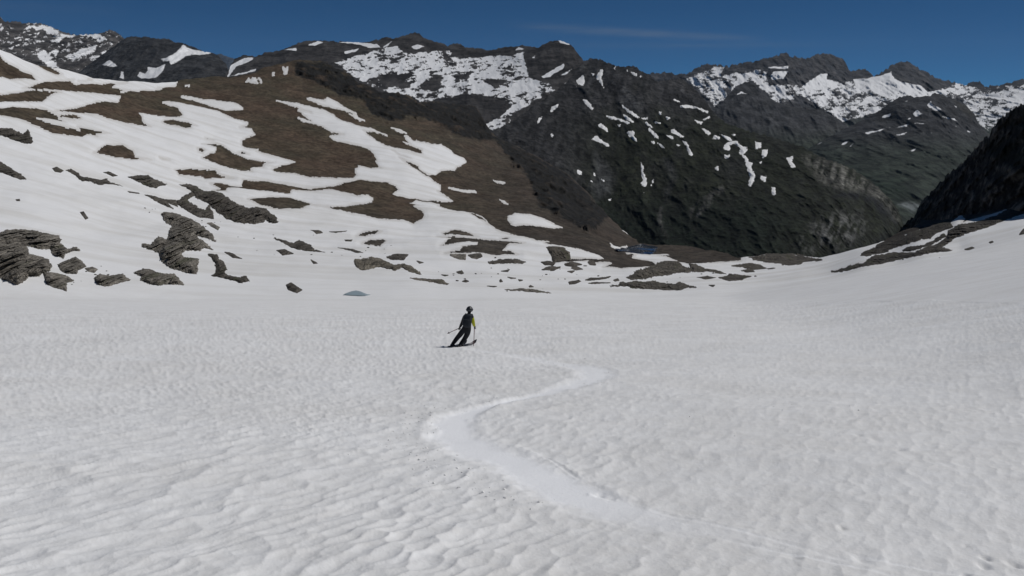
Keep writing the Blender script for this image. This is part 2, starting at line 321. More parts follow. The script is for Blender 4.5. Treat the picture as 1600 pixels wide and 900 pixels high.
BROWN = [BROWN_BIG] + [tr(s) for s in (
    'Q4 880,385 1000,400 1150,440 1240,480 1430,555 1445,600 1250,555 1080,515 950,440',
    'Q4 1150,565 1215,600 1340,640 1240,610', 'Q1 -400,60 -300,60 0,160 50,215 160,270 200,300 290,330 350,390 240,375 200,385 100,378 0,360 -300,330',
    'Q1 140,150 300,180 440,245 590,340 540,348 450,315 350,255 240,190', 'Q1 -600,500 0,522 100,515 330,478 500,500 580,510 480,530 400,595 200,602 0,605 -500,610',
    'Q1 -700,640 0,660 100,648 300,650 430,665 540,715 550,745 620,780 480,760 350,755 480,800 620,835 760,860 720,820 860,850 1020,890 R1 620,750 540,755 550,768 500,755 460,772 380,765 290,750 200,715 100,675 0,655 P -120,180',
    'Q1 545,715 700,708 765,740 740,755 650,750 560,735', 'R1 525,850 600,815 680,815 750,845 760,880 850,900 R5 820,30 740,33 650,18 560,-5',
    'Q2 320,425 340,405 430,398 560,425 650,460 600,460 590,488 540,490 430,460 350,445',
    'Q2 690,640 800,635 900,655 980,710 1050,735 1120,760 1240,780 1365,805 1280,815 1270,845 1150,860 1170,885 1050,880 920,855 800,810 690,770 720,745 810,720 830,680 760,655',
    'Q2 650,685 690,680 725,695 700,730 660,715', 'Q2 1025,710 1080,695 1140,725 1060,728', 'Q2 720,580 800,590 805,600 740,592', 'Q2 295,758 400,782 330,780',
    'P 273,264 Q3 0,195 80,195 340,210 385,225 340,225 430,262 510,280 340,285 250,300 200,275 100,262 0,262',
    'Q3 640,497 850,460 1040,465 1150,490 1250,540 1130,585 900,585 740,545', 'R6 562,460 600,440 680,435 710,445 650,462 590,465', 'R6 590,505 640,480 720,482 735,495 700,522 640,515',
    'Q6 300,205 390,170 440,163 560,190 610,220 650,240 500,235 400,222 330,230',
    'Q6 250,240 380,245 420,225 440,245 600,255 740,265 900,285 1090,305 1050,320 940,315 900,350 870,385 940,380 1020,410 870,410 820,418 650,405 330,408 390,385 470,380 500,350 630,330 640,305 560,300 440,325 290,345 340,300 390,260 300,250',
    'Q6 840,255 900,235 935,240 925,275 870,270', 'Q7 30,410 200,385 350,392 500,395 580,440 420,432 340,412 180,418',
    'Q1 640,385 700,385 690,392', 'Q1 730,402 820,400 830,385 875,385 860,398 800,408',
    'Q8 390,376 470,355 560,325 640,295 740,278 800,255 890,262 960,240 1100,200 1300,130 1600,80 2800,0 2800,-300 600,-150 370,310')]
SNOWP = [tr(s) for s in (
    'Q2 500,180 590,190 700,208 820,210 980,240 1040,265 1080,295 1060,312 920,310 800,275 620,210 500,198',
    'Q4 358,75 450,90 530,105 545,78 640,120 720,170 830,220 740,200 640,170 610,175 500,140 380,100', 'Q4 750,218 830,245 905,290 840,280',
    'Q4 1155,363 1230,378 1300,414 1240,402', 'Q5 840,306 960,338 1110,362 1000,367 890,347', 'Q5 1245,248 1380,266 1350,276', 'Q5 1310,426 1408,467 1370,462',
    'Q6 985,18 1150,40 1260,75 1380,135 1440,148 1350,158 1240,150 1100,135 970,135 920,95 925,55 970,40',
    'Q7 765,372 810,355 700,342 1090,342 1110,350 1000,352 1100,370 1190,405 1215,430 1040,445 1000,442 920,405', 'Q7 565,228 600,255 660,270 720,258 715,275 610,298 580,275',
    'Q2 1105,45 1130,0 1150,30 1165,0 1200,0 1215,60 1190,55 1160,55 1140,40', 'Q2 1220,0 1235,10 1260,55 1245,55', 'R2 150,375 165,395 180,370 172,420 160,415', 'R2 92,402 102,402 100,425 94,422',
    'Q2 540,88 580,80 575,90', 'Q1 1125,490 1190,492 1150,503', 'Q8 890,265 900,235 965,165 1000,205 945,262', 'Q7 680,115 745,140 735,148')]
CLIFFS = [tr(s) for s in (
    'R2 200,350 400,335 540,420 660,490 800,510 910,565 1090,570 1240,590 1300,690 1340,760 1440,800 P 830,240 860,256 900,290 R2 1440,900 1340,800 1140,770 1000,690 880,660 740,690 640,640 600,560 480,540 350,470 220,430',
    'R7 100,0 300,95 470,265 540,345 480,440 400,430 300,380 140,290 120,200 60,100 0,60 0,-30 60,-20')]
def warp(px, py, a=1.0):
    return (px + a * (2.3 * fbm(px / 13, py / 9, 4, 41, 0.72)), py + a * (1.6 * fbm(px / 14, py / 8, 4, 57, 0.72)))
def maskA(px, py):
    wx, wy = warp(px, py)
    s = np.full(px.shape, 28.0)
    for b in BROWN: s = np.minimum(s, -sdf(b, wx, wy))
    for b in SNOWP: s = np.maximum(s, sdf(b, wx, wy, 6.0))
    return s

cols = np.concatenate([np.arange(-320, -12, 7.0), np.arange(-12, 1612, 1.6), np.arange(1612, 1900, 7.0)])
cy = interp(A_CREST, cols) + (1.1 + 3.0 * sstep(450, 480, cols) * (1 - sstep(740, 780, cols))) * fbm(cols / 7, cols * 0, 4, 77, 0.7) * sstep(380, 420, cols) * (1 - sstep(1270, 1300, cols))
NH, NF = 235, 330
mid = np.full(cols.shape, 472.0)
th = np.linspace(0, 1, NH); rows_h = cy[None] + (mid - cy)[None] * th[:, None]
rows_f = 472 + (965 - 472) * (np.linspace(0, 1, NF + 1)[1:] ** 1.12)
rows_n = 965 * (5200 / 965) ** (np.linspace(0, 1, 22)[1:])
PX = np.broadcast_to(cols[None], (NH + NF + 21, len(cols))).copy()
PY = np.concatenate([rows_h, np.broadcast_to(rows_f[:, None], (NF, len(cols))), np.broadcast_to(rows_n[:, None], (21, len(cols)))])
PA, ZA = surfA(PX, PY)
mA = np.concatenate([maskA(PX[:NH], PY[:NH]), np.full((NF + 21, len(cols)), 28.0)])
pxm = ZA / F                                               # metres per photo pixel
X, Y = PA[..., 0], PA[..., 1]

# suncups, undulation and the ski track on the foreground snow
TRACK = [(1560, 905, .20, .04), (1330, 868, .22, .08), (1150, 835, .26, .2), (1020, 808, .30, .5), (935, 785, .36, .85), (870, 758, .40, 1), (800, 722, .42, 1), (735, 695, .42, 1), (705, 672, .40, 1), (722, 650, .32, 1), (770, 634, .22, 1),
         (820, 622, .20, 1), (870, 610, .28, .8), (910, 599, .42, .8), (932, 588, .52, .8), (920, 577, .52, .7), (880, 568, .45, .6), (830, 560, .40, .5), (780, 552, .32, .45), (728, 544, .25, .4)]
tk = np.array(TRACK); tP, tZ = surfA(tk[:, 0], tk[:, 1]); tw = tk[:, 2]; ts = tk[:, 3]
def dense(n=16):
    # smooth the path
    t = np.arange(len(tk)); tt = np.linspace(0, len(tk) - 1, (len(tk) - 1) * n + 1)
    def cr(v):
        i = np.clip(tt.astype(int), 0, len(tk) - 2); f = tt - i; g = lambda k: v[np.clip(i + k, 0, len(v) - 1)]
        return 0.5 * (2 * g(0) + (g(1) - g(-1)) * f + (2 * g(-1) - 5 * g(0) + 4 * g(1) - g(2)) * f ** 2 + (3 * g(0) - g(-1) - 3 * g(1) + g(2)) * f ** 3)
    return cr(tP[:, 0]), cr(tP[:, 1]), cr(tw), cr(ts)
TX, TY, TW, TS = dense(6)
fs = slice(NH, None)
fx, fy, fz = X[fs], Y[fs], ZA[fs]
band = np.full(fx.shape, 9.0); side = np.zeros(fx.shape); strg = np.zeros(fx.shape)
for i in range(len(TX) - 1):
    ex, ey = TX[i + 1] - TX[i], TY[i + 1] - TY[i]; Ls = ex * ex + ey * ey
    t = np.clip(((fx - TX[i]) * ex + (fy - TY[i]) * ey) / Ls, 0, 1)
    dx = fx - TX[i] - t * ex; dy = fy - TY[i] - t * ey; w = TW[i] + (TW[i + 1] - TW[i]) * t
    d = np.sqrt(dx * dx + dy * dy) / w; b = d < band
    band = np.where(b, d, band); side = np.where(b, np.sign(ex * dy - ey * dx), side); strg = np.where(b, TS[i] + (TS[i + 1] - TS[i]) * t, strg)
nz = fbm(fx / 0.5, fy / 0.5, 4, 91, 0.6)
inb = (1 - sstep(0.35, 1.2, band + 0.55 * nz)) * strg
wx = fx + 0.13 * fbm(fx / 0.6, fy / 0.6, 3, 13); wy = fy + 0.13 * fbm(fx / 0.6, fy / 0.6, 3, 14)
ca, sa = math.cos(R(60)), math.sin(R(60))
ux, uy = wx * ca + wy * sa, -wx * sa + wy * ca
d1, d2 = worley(ux / 0.33, uy / 0.165, 3)
cup = np.minimum(d1, 0.6); e1, e2 = worley(ux / 0.78 + 3, uy / 0.38, 8)
patch = 0.55 + 0.6 * fbm(fx / 2.2, fy / 2.2, 2, 22)
leftw = 1.0 - 0.58 * sstep(-0.1, 0.25, fx / np.maximum(fy, 0.5))            # cups are deeper on the sunnier left side
cups = leftw * (0.078 * cup * np.clip(patch, 0.2, 1.2) + 0.085 * np.minimum(e1, 0.7) * np.clip(1.2 - patch, 0.1, 1))
small = 0.006 * fbm(fx / 0.10, fy / 0.07, 3, 61)
und = 0.03 * fbm(fx / 1.3, fy / 0.9, 2, 23) + 0.10 * fbm(fx / 6, fy / 6, 2, 24)
fadeF = 1 - sstep(45, 140, fz)
hgt = (cups + small) * fadeF * (1 - 0.93 * inb) + und * (1 - sstep(120, 190, fz)) * (1 - 0.5 * inb)
berm = np.exp(-((band - 1.15) / 0.22) ** 2) * strg
hgt += -0.026 * inb * (0.6 + 0.4 * side * np.clip(band, 0, 1)) + berm * (0.004 + 0.04 * np.abs(nz))
hgt += 0.008 * inb * fbm((fx * 1.0 + fy * 0.2) / 0.9, fy / 0.12, 3, 70)
# pits and a few boot or pole holes near the lower right, two old straight ski lines
holes = [(1541, 867, .035, .07), (1538, 879, .04, .06), (1586, 876, .045, .07), (1510, 848, .02, .03), (1316, 820, .028, .05), (1343, 684, .05, .05), (1365, 688, .06, .05), (1405, 706, .05, .045), (1279, 724, .04, .04), (1240, 868, .05, .035), (1345, 869, .05, .04), (1510, 895, .03, .05), (956, 774, .06, .05), (938, 770, .05, .05)]
for hx, hy, hr, hd in holes:
    q, _ = surfA(np.array([float(hx)]), np.array([float(hy)])); hgt -= 0.55 * hd * np.exp(-(((fx - q[0, 0]) / hr) ** 2 + ((fy - q[0, 1]) / (hr * 1.4)) ** 2))
def line(px0, py0, px1, py1, w, dep):
    q, _ = surfA(np.array([px0, px1], float), np.array([py0, py1], float)); ex, ey = q[1, :2] - q[0, :2]; Ls = ex * ex + ey * ey
    t = np.clip(((fx - q[0, 0]) * ex + (fy - q[0, 1]) * ey) / Ls, 0, 1); d = np.hypot(fx - q[0, 0] - t * ex, fy - q[0, 1] - t * ey)
    g = np.exp(-(d / w) ** 2) * np.sin(np.pi * np.clip(t, 0.02, 0.98)) ** 0.4
    return -dep * g + dep * 0.7 * np.exp(-((d - 2 * w) / w) ** 2), g
clean = np.clip(inb * 1.0 + 0.1 * berm, 0, 1)
for ln in ((1020, 792, 1310, 868, .03, .005), (1120, 838, 1420, 900, .03, .006), (1330, 862, 1560, 905, .03, .005), (850, 712, 905, 745, .018, .008), (925, 768, 958, 776, .018, .014)):
    a, g = line(*ln); hgt += a; clean = np.maximum(clean, 0.5 * g)
PS = PA.copy(); PS[NH:, :, 2] += hgt
# snow lies on the hill as a sheet that thins out to the edge of each patch
sd_m = mA * pxm
thick = np.clip(sd_m * 0.12, -0.8, 0.25) * np.where(np.arange(PX.shape[0])[:, None] < NH, 1, 0) * (1 - sstep(425, 470, PY))
PS[..., 2] += thick
cleanF = np.zeros(PX.shape); cleanF[fs] = clean
edgeA = 0.75 * (1 - sstep(0.2, 2.6, mA))
farA = sstep(150, 235, ZA) * (PX < 1330) + sstep(150, 235, ZA) * (PX >= 1330)
def anyq(m): return m[:-1, :-1] | m[1:, :-1] | m[:-1, 1:] | m[1:, 1:]
snow_keep = anyq(mA > -0.2)
# split the snow into the pieces one can tell apart
lab = np.zeros(snow_keep.shape, int); nlab = 0
from collections import deque
rest = snow_keep.copy(); RR, CC = rest.shape
order = [(RR - 5, CC // 2)] + list(zip(*np.nonzero(rest[:NH])))
for r0, c0 in order:
    if not rest[r0, c0]: continue
    nlab += 1; dq = deque([(r0, c0)]); rest[r0, c0] = False; lab[r0, c0] = nlab
    while dq:
        r, c = dq.pop()
        for rr, cc in ((r + 1, c), (r - 1, c), (r, c + 1), (r, c - 1)):
            if 0 <= rr < RR and 0 <= cc < CC and rest[rr, cc]:
                rest[rr, cc] = False; lab[rr, cc] = nlab; dq.append((rr, cc))
cnt = np.bincount(lab.ravel())
for i in range(1, nlab + 1):
    if cnt[i] < 6: continue
    k = lab == i
    if i == 1:
        o = grid_obj('snowfield', PS, M_FIELD, k, dict(clean=cleanF, far=farA, edge=edgeA)); tag(o, 'broad grey-white summer snowfield filling the foreground and the hollow', kind='structure')
    else:
        o = grid_obj('snow_patch', PS, M_SNOW, k, dict(edge=edgeA)); tag(o, kind='structure')

# bare ground of the hill
hg = slice(0, NH)
gx, gy, gz = X[hg], Y[hg], PA[hg][..., 2]
cl = np.zeros(gx.shape)
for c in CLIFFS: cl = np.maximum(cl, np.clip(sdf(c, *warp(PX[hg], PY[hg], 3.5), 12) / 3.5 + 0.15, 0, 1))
crag = ridged(gx / 30 + 0.25 * gz / 20, gz / 22 + gy / 90, 3, 101) - 0.55
rough = 0.45 * fbm(gx / 6, gy / 6, 4, 33, 0.6) + 1.3 * fbm(gx / 30, gy / 30, 3, 35)
LAKE = tr('Q7 605,322 640,300 690,280 760,272 860,268 1000,288 960,328 820,340 760,330 640,334')
rough = rough * (1 - np.clip((sdf(LAKE, PX[hg], PY[hg], 9) + 8) / 6, 0, 1))
PG = PA[hg].copy()
PG[..., 2] += rough * np.clip(-mA[hg] / 3.0, 0, 1) - 0.12
ray = rays(PX[hg], PY[hg]); ray /= np.linalg.norm(ray, axis=-1, keepdims=True)
PG += -ray * (cl * crag * 22.0)[..., None]
PG[..., 2] += cl * crag * 5.0 * sstep(0, 0.06, th)[:, None]
t1 = fbm(gx / 45, gy / 60, 4, 201); t2 = fbm(gx / 12, gy / 16, 4, 203)
def mixc(a, b, t): return np.asarray(a) + (np.asarray(b) - np.asarray(a)) * np.clip(t, 0, 1)[..., None]
near = sstep(420, 300, ZA[hg])
colG = mixc((0.094, 0.067, 0.048), (0.074, 0.064, 0.044), 0.5 + 1.3 * t1)
colG = mixc(colG, (0.080, 0.070, 0.058), near)
colG = mixc(colG, (0.058, 0.049, 0.041), sstep(600, 900, PX[hg]) * 0.8)
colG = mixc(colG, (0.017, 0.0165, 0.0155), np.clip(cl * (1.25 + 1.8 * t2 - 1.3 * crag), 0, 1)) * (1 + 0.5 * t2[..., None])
gkeep = anyq(mA[hg] < 1.5)
# far side of the hill's crest
back = []
for k in range(1, 7):
    b = PG[0].copy(); hd = ray[0].copy(); hd[:, 2] = 0
    b += hd * (25.0 * k); b[:, 2] -= 5.0 * k ** 1.5; back.insert(0, b)
PGb = np.concatenate([np.array(back), PG]); keepb = np.concatenate([np.ones((6, gkeep.shape[1]), bool), gkeep]); colb = np.concatenate([np.repeat(colG[:1], 6, 0), colG])
tag(grid_obj('hill', PGb, M_SOIL, keepb, None, np.maximum(colb, 0.01)), 'brown grassy hill with dark crags and half-melted snow on the left', kind='structure')

# ------------------------------------------------------------------ mountains
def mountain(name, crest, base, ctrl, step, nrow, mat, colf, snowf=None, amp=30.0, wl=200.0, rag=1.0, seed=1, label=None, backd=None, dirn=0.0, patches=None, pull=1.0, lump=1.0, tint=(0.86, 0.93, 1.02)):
    crest = np.array(crest, float); cx = np.arange(crest[0, 0], crest[-1, 0] + step, step)
    c = interp(crest, cx) + rag * (1.2 * fbm(cx / 7.0, cx * 0 + seed, 4, seed + 3, 0.75) + 0.9 * (0.55 - ridged(cx / 9.0, cx * 0 + 3.3, 3, seed + 4)))
    b = interp(base, cx); b = np.maximum(b, c + 6)
    t = np.linspace(0, 1, nrow); px = np.broadcast_to(cx[None], (nrow, len(cx))).copy(); py = c[None] + (b - c)[None] * t[:, None]
    Z = 1.0 / TPS(ctrl)(px, py); d = rays(px, py); P = d * Z[..., None]
    ca, sa = math.cos(dirn), math.sin(dirn)
    q = P[..., 0] * ca + P[..., 2] * sa; r = -P[..., 0] * sa + P[..., 2] * ca          # gullies run down the face
    g = ridged(q / wl + 0.15 * fbm(q / wl, r / wl, 2, seed + 8), r / (wl * 2.3) + P[..., 1] / (wl * 3.5), 5, seed) - 0.55
    g2 = fbm(q / (wl * 0.16), r / (wl * 0.2), 4, seed + 50, 0.6)
    top = 0.35 + 0.65 * sstep(0, 0.10, t)[:, None]
    dn = d / np.linalg.norm(d, axis=-1, keepdims=True)
    disp = (g * 2.2 + g2 * 0.55 * lump) * amp * pull
    P = P - dn * (disp * top)[..., None]
    wpx, wpy = warp(px, py, 1.0)
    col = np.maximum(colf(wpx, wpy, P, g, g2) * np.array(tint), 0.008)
    at = {}
    if snowf is not None: at['snow'] = snowf(wpx, wpy, P, g, g2)
    bd = backd or 0.03 * Z.mean(); back = []
    for k in range(1, 6):
        e = P[0].copy(); h = dn[0].copy(); h[:, 2] = 0; e += h * (bd * k); e[:, 2] -= bd * 0.45 * k ** 1.3; back.insert(0, e)
    Pb = np.concatenate([np.array(back), P]); ext = lambda v: np.concatenate([np.repeat(v[:1], 5, 0), v])
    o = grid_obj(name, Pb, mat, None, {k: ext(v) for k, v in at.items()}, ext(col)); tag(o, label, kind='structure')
    if patches:
        qx = px + 3.4 * fbm(px / 6, py / 5, 4, 5, 0.75); qy = py + 2.8 * fbm(px / 6, py / 5, 4, 6, 0.75); qn = -0.35 + 1.6 * fbm((px + py) / 4.0, (py - px) / 3.0, 3, 8, 0.7)
        for s in patches:
            sd = sdf(tr(s), qx, qy, 5.0) + qn
            sub = sd > -1.2
            if not sub.any(): continue
            rr, cc = np.nonzero(sub); r0, r1, c0, c1 = rr.min(), rr.max() + 2, cc.min(), cc.max() + 2
            f = lambda v: v[r0:r1, c0:c1]
            w = np.clip(f(sd) * f(Z) / F * 0.35, -6.0, 4.0)
            Q = f(P) - f(dn) * (w * 2.0)[..., None]; Q[..., 2] += w * 0.15
            if Q.shape[0] < 2 or Q.shape[1] < 2: continue
            k = anyq(f(sd) > -1.2)
            if k.any(): tag(grid_obj('snow_patch', Q, M_SNOW, k), kind='structure')
    return o
def blot(polys, px, py, soft=4.0, m=24.0):
    s = np.full(px.shape, -m)
    for p in polys: s = np.maximum(s, sdf(tr(p) if isinstance(p, str) else p, px, py, m))
    return np.clip(0.5 + s / (2 * soft), 0, 1)

# far blue peak
mountain('mountain', tr('P 325,96 R1 1205,318 1225,304 1245,302 1262,312 1280,318 1320,331 P 375,94 400,100'), [(320, 125), (400, 125)], [(330, 90, 26000), (400, 90, 26000), (330, 125, 24000), (400, 125, 24000)], 1.0, 20, M_FAR,
    lambda x, y, P, g, g2: np.broadcast_to(np.array((0.07, 0.075, 0.085)), x.shape + (3,)), lambda x, y, P, g, g2: np.full(x.shape, -0.9), amp=120, wl=900, rag=1.2, seed=5, label='tiny blue peak far away in the gap between two ranges')

# left far range
F1C = tr('P -320,40 -200,18 -100,30 -40,20 R1 0,95 20,120 75,122 90,115 120,130 170,128 240,133 320,165 400,195 470,195 560,190 600,175 632,167 660,185 695,212 760,240 P 230,90')
F1S = ('R1 135,165 165,140 200,150 240,140 300,160 370,195 420,200 400,215 370,205 330,240 290,235 320,205 270,190 240,160 215,175 180,155', 'R1 210,300 250,285 290,330 330,380 270,375 240,340 215,320',
       'R1 370,320 430,290 550,250 530,290 480,310 420,335 380,330', 'R1 480,330 600,290 540,335', 'R1 450,195 560,192 600,220 570,240 530,215', 'R1 0,165 20,150 10,175', 'R1 50,270 75,262 70,280', 'R1 300,290 330,285 310,330', 'R1 600,335 670,370 640,385 570,368')
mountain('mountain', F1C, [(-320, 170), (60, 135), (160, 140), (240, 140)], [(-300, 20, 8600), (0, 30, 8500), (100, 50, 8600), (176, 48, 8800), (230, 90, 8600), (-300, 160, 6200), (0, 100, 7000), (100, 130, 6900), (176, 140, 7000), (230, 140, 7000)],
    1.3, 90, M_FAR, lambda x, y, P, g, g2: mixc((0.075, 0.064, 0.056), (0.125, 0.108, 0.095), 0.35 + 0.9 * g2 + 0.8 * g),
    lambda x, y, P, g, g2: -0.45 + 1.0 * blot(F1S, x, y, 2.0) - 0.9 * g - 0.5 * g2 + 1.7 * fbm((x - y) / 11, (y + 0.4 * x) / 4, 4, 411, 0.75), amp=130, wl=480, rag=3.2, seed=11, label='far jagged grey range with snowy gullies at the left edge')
F2C = tr('P 120,116 140,100 167,80 R1 640,262 690,222 720,208 745,205 830,208 880,217 950,218 990,240 1020,238 1080,262 1110,275 1150,292 1195,295 1225,310 1270,360 1285,395 P 364,118 380,122')
F2S = ('R1 570,365 615,335 670,372 640,382', 'R1 670,440 675,400 695,400 700,445', 'R1 770,425 785,402 815,415 835,395 825,375 880,380 930,360 920,400 880,435 830,445 790,442', 'R1 900,330 940,320 1000,285 1030,250 1060,270 1150,292 1190,297 1140,308 1080,308 1040,320 1000,350 960,365 950,345 915,345')
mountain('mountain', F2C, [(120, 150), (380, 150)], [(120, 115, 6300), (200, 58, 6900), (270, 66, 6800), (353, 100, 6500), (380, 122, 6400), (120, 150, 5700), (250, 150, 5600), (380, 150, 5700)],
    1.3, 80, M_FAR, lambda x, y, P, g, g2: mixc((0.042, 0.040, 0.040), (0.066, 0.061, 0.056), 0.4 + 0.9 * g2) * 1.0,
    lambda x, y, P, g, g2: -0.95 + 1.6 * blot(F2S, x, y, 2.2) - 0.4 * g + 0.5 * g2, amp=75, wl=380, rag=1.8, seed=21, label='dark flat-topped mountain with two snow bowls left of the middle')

# snowy mountain behind the hill
B1C = tr('P 352,118 R1 1320,332 1370,308 1440,318 R2 50,295 130,285 190,265 240,240 290,228 350,228 440,232 560,238 620,240 680,222 735,207 770,218 790,212 850,195 895,182 920,190 945,212 1000,232 1060,245 1080,262 1110,245 1150,245 1175,268 1240,270 1320,285 1370,270 1420,262 '
         'R3 0,265 60,255 105,262 140,270 180,248 215,232 255,225 320,245 345,265 380,315 405,342 P 920,105 940,120')
B1Z = 'R2 430,350 640,290 720,262 800,258 850,295 930,290 1080,272 1150,315 1260,315 1440,310 R3 30,295 60,300 100,440 210,460 240,510 100,590 0,640 R2 1440,700 1330,745 1285,700 1440,600 1390,560 1150,535 920,580 880,545 700,510 660,490 540,430'
B1S = ('R2 285,250 350,230 385,238 330,258', 'R2 440,236 560,232 680,246 705,268 640,272 580,252', 'R2 490,292 585,268 565,290 500,308', 'R2 150,280 230,266 225,286', 'R2 700,270 770,230 740,262', 'R2 870,262 910,248 950,262 900,280', 'R1 1290,370 1370,325 1440,320 1400,350 1330,375 1290,430 1440,385 1440,400 1280,435',
       'R3 160,432 230,392 300,350 292,382 220,432 180,442', 'R3 250,432 370,370 300,420', 'R3 285,475 390,395 345,450', 'R3 253,224 285,228 325,246 322,256 265,238', 'R3 0,295 40,262 75,278 30,285', 'R3 0,330 60,290 80,292 20,340', 'R3 110,325 130,312 125,328')
B1D = ('R2 640,440 760,405 860,420 910,450 860,490 800,480 700,500 650,470', 'R2 880,505 1000,430 1070,430 1020,505 980,512', 'R2 1120,430 1210,400 1200,450 1130,460', 'R2 1290,460 1400,440 1430,465 1350,492', 'R2 1100,560 1180,530 1300,540 1400,580 1400,640 1300,680 1200,650 1110,600',
       'R2 800,270 860,190 940,210 1080,262 1060,280 960,280 850,295', 'R2 1080,265 1110,240 1160,240 1180,270 1440,270 1440,300 1330,310 1230,325 1130,325')
def b1_snow(x, y, P, g, g2):
    st = 0.85 * fbm((x - 1.2 * y) / 16.0, (y + 0.24 * x) / 3.8, 4, 301, 0.78) + 0.5 * fbm(x / 30, y / 16, 3, 305)
    z = blot([B1Z], x, y, 3.0)
    s = -1.0 + z * 1.32 + st * 2.6 * z - 0.5 * g * z - 0.5 * g2 * z
    s = np.maximum(s, -1.0 + 1.6 * blot(B1S, x, y, 1.6) + 0.8 * st)
    return s - 1.05 * blot(B1D, x, y, 3.2) * (z > 0.01)
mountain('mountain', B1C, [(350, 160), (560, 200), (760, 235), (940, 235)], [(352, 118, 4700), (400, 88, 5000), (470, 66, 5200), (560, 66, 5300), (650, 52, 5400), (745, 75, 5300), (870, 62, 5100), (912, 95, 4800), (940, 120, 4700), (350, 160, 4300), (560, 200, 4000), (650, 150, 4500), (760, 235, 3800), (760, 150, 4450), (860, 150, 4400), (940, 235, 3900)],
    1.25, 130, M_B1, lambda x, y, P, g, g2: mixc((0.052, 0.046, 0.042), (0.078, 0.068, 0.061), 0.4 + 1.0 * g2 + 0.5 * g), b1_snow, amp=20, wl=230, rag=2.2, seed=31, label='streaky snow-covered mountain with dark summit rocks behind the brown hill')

# right far range with its small glacier
EC = tr('P 985,128 R3 780,415 850,408 940,418 990,412 1040,380 1090,360 1150,362 1190,370 1230,372 1280,350 1360,345 1425,330 R4 100,300 140,318 215,330 260,312 310,302 360,308 410,325 440,360 465,400 500,395 550,387 580,415 600,430 630,415 690,370 740,347 790,350 830,375 880,398 920,425 1000,455 1060,465 1110,480 1150,460 1190,462 1215,485 1290,480 1350,465 1420,450 P 1640,112 1700,130 1780,100 1900,120')
E_G = ('R4 480,445 560,440 640,422 690,402 710,440 740,458 860,482 900,515 1010,500 1000,540 860,548 720,525 600,505 490,485', 'R4 180,490 240,450 300,415 335,412 330,445 400,460 380,490 280,510', 'R4 1330,560 1440,500 1440,590 1380,600', 'R4 15,430 30,400 115,400 90,440 30,452', 'R4 0,375 120,370 110,388 0,385')
E_Z = 'R3 960,445 1060,405 1150,372 1230,375 1180,420 1270,395 1400,390 1440,400 R4 0,480 130,470 200,480 400,470 480,445 640,425 900,510 1060,465 1200,490 1440,470 P 1700,120 1900,120 1900,190 R4 1440,640 1290,700 1230,760 1150,640 1080,560 950,545 800,560 650,620 480,680 420,690 300,610 180,540 60,600 0,600 R3 1440,530 1340,450 1200,560 1140,600 1080,540 1000,460'
E_D = ('R4 0,335 100,296 200,330 320,300 420,330 460,410 440,440 380,430 330,410 280,415 200,430 130,440 120,380 0,375', 'R4 465,400 550,385 595,430 530,440 480,425', 'R4 640,418 740,345 800,350 920,425 1035,490 900,512 860,470 790,460 720,450 690,405', 'R4 1120,470 1210,460 1220,490 1150,490', 'R4 1200,500 1240,478 1330,490 1290,520 1220,530', 'R3 1155,420 1230,375 1420,330 1440,380 1340,400 1200,425', 'R3 1395,400 1440,380 1440,440 1400,430')
def e_snow(x, y, P, g, g2):
    st = 0.85 * fbm((x - 1.0 * y) / 11.0, (y + 0.20 * x) / 3.0, 4, 401, 0.8) + 0.5 * fbm(x / 24, y / 12, 3, 405)
    z = blot([E_Z], x, y, 3.0)
    s = -1.0 + z * 1.28 + st * 2.4 * z - 0.9 * g - 0.5 * g2 - 0.004 * np.maximum(y - 150, 0)
    s = s - 0.72 * blot(E_D, x, y, 2.5)
    return np.maximum(s, -1.0 + 1.9 * blot(E_G, x, y, 2.2) + 0.7 * st - 0.4 * g)
def e_col(x, y, P, g, g2):
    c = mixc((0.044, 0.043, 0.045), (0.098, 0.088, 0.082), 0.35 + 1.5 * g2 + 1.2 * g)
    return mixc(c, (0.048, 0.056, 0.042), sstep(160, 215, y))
mountain('mountain', EC, [(985, 290), (1250, 330), (1560, 350), (1900, 360)], [(985, 128, 11500), (1100, 100, 12000), (1230, 84, 12000), (1330, 110, 12300), (1406, 96, 12600), (1510, 132, 12600), (1600, 124, 12200), (1900, 120, 12000), (985, 290, 8000), (1100, 200, 9600), (1250, 330, 7600), (1250, 180, 9900), (1400, 180, 10200), (1560, 350, 7600), (1560, 200, 10000), (1900, 360, 7800)],
    1.1, 165, M_FAR, e_col, e_snow, amp=140, wl=520, rag=4.5, seed=41, label='far rugged range with a small white glacier on the right')
E2C = tr('P 1095,200 1114,178 R3 1180,590 1200,550 1250,495 1300,465 1340,460 1370,480 1390,520 1430,540 P 1215,160 1245,168 1285,172 1310,186 1335,205 1370,235')
mountain('mountain', E2C, [(1095, 300), (1370, 340)], [(1095, 200, 7300), (1165, 128, 8000), (1197, 150, 7900), (1285, 172, 8000), (1370, 235, 7600), (1095, 300, 6300), (1230, 330, 6200), (1370, 340, 6400)],
    1.4, 90, M_FAR, lambda x, y, P, g, g2: mixc(mixc((0.048, 0.046, 0.046), (0.075, 0.070, 0.066), 0.4 + 0.9 * g2), (0.045, 0.054, 0.036), sstep(190, 240, y)),
    lambda x, y, P, g, g2: -1.12 + 1.6 * blot(('R4 235,510 260,560 275,600 255,590 240,550', 'R4 300,520 350,560 340,570 310,540', 'R3 1250,540 1290,510 1330,530 1290,530', 'R4 280,520 300,550 290,555'), x, y, 1.4) - 1.2 * g - 0.8 * g2 + 0.5 * fbm(x / 7, y / 4, 3, 415), amp=70, wl=420, rag=2.5, seed=51, lump=0.4, label='dark pyramid peak standing in front of the far right range')
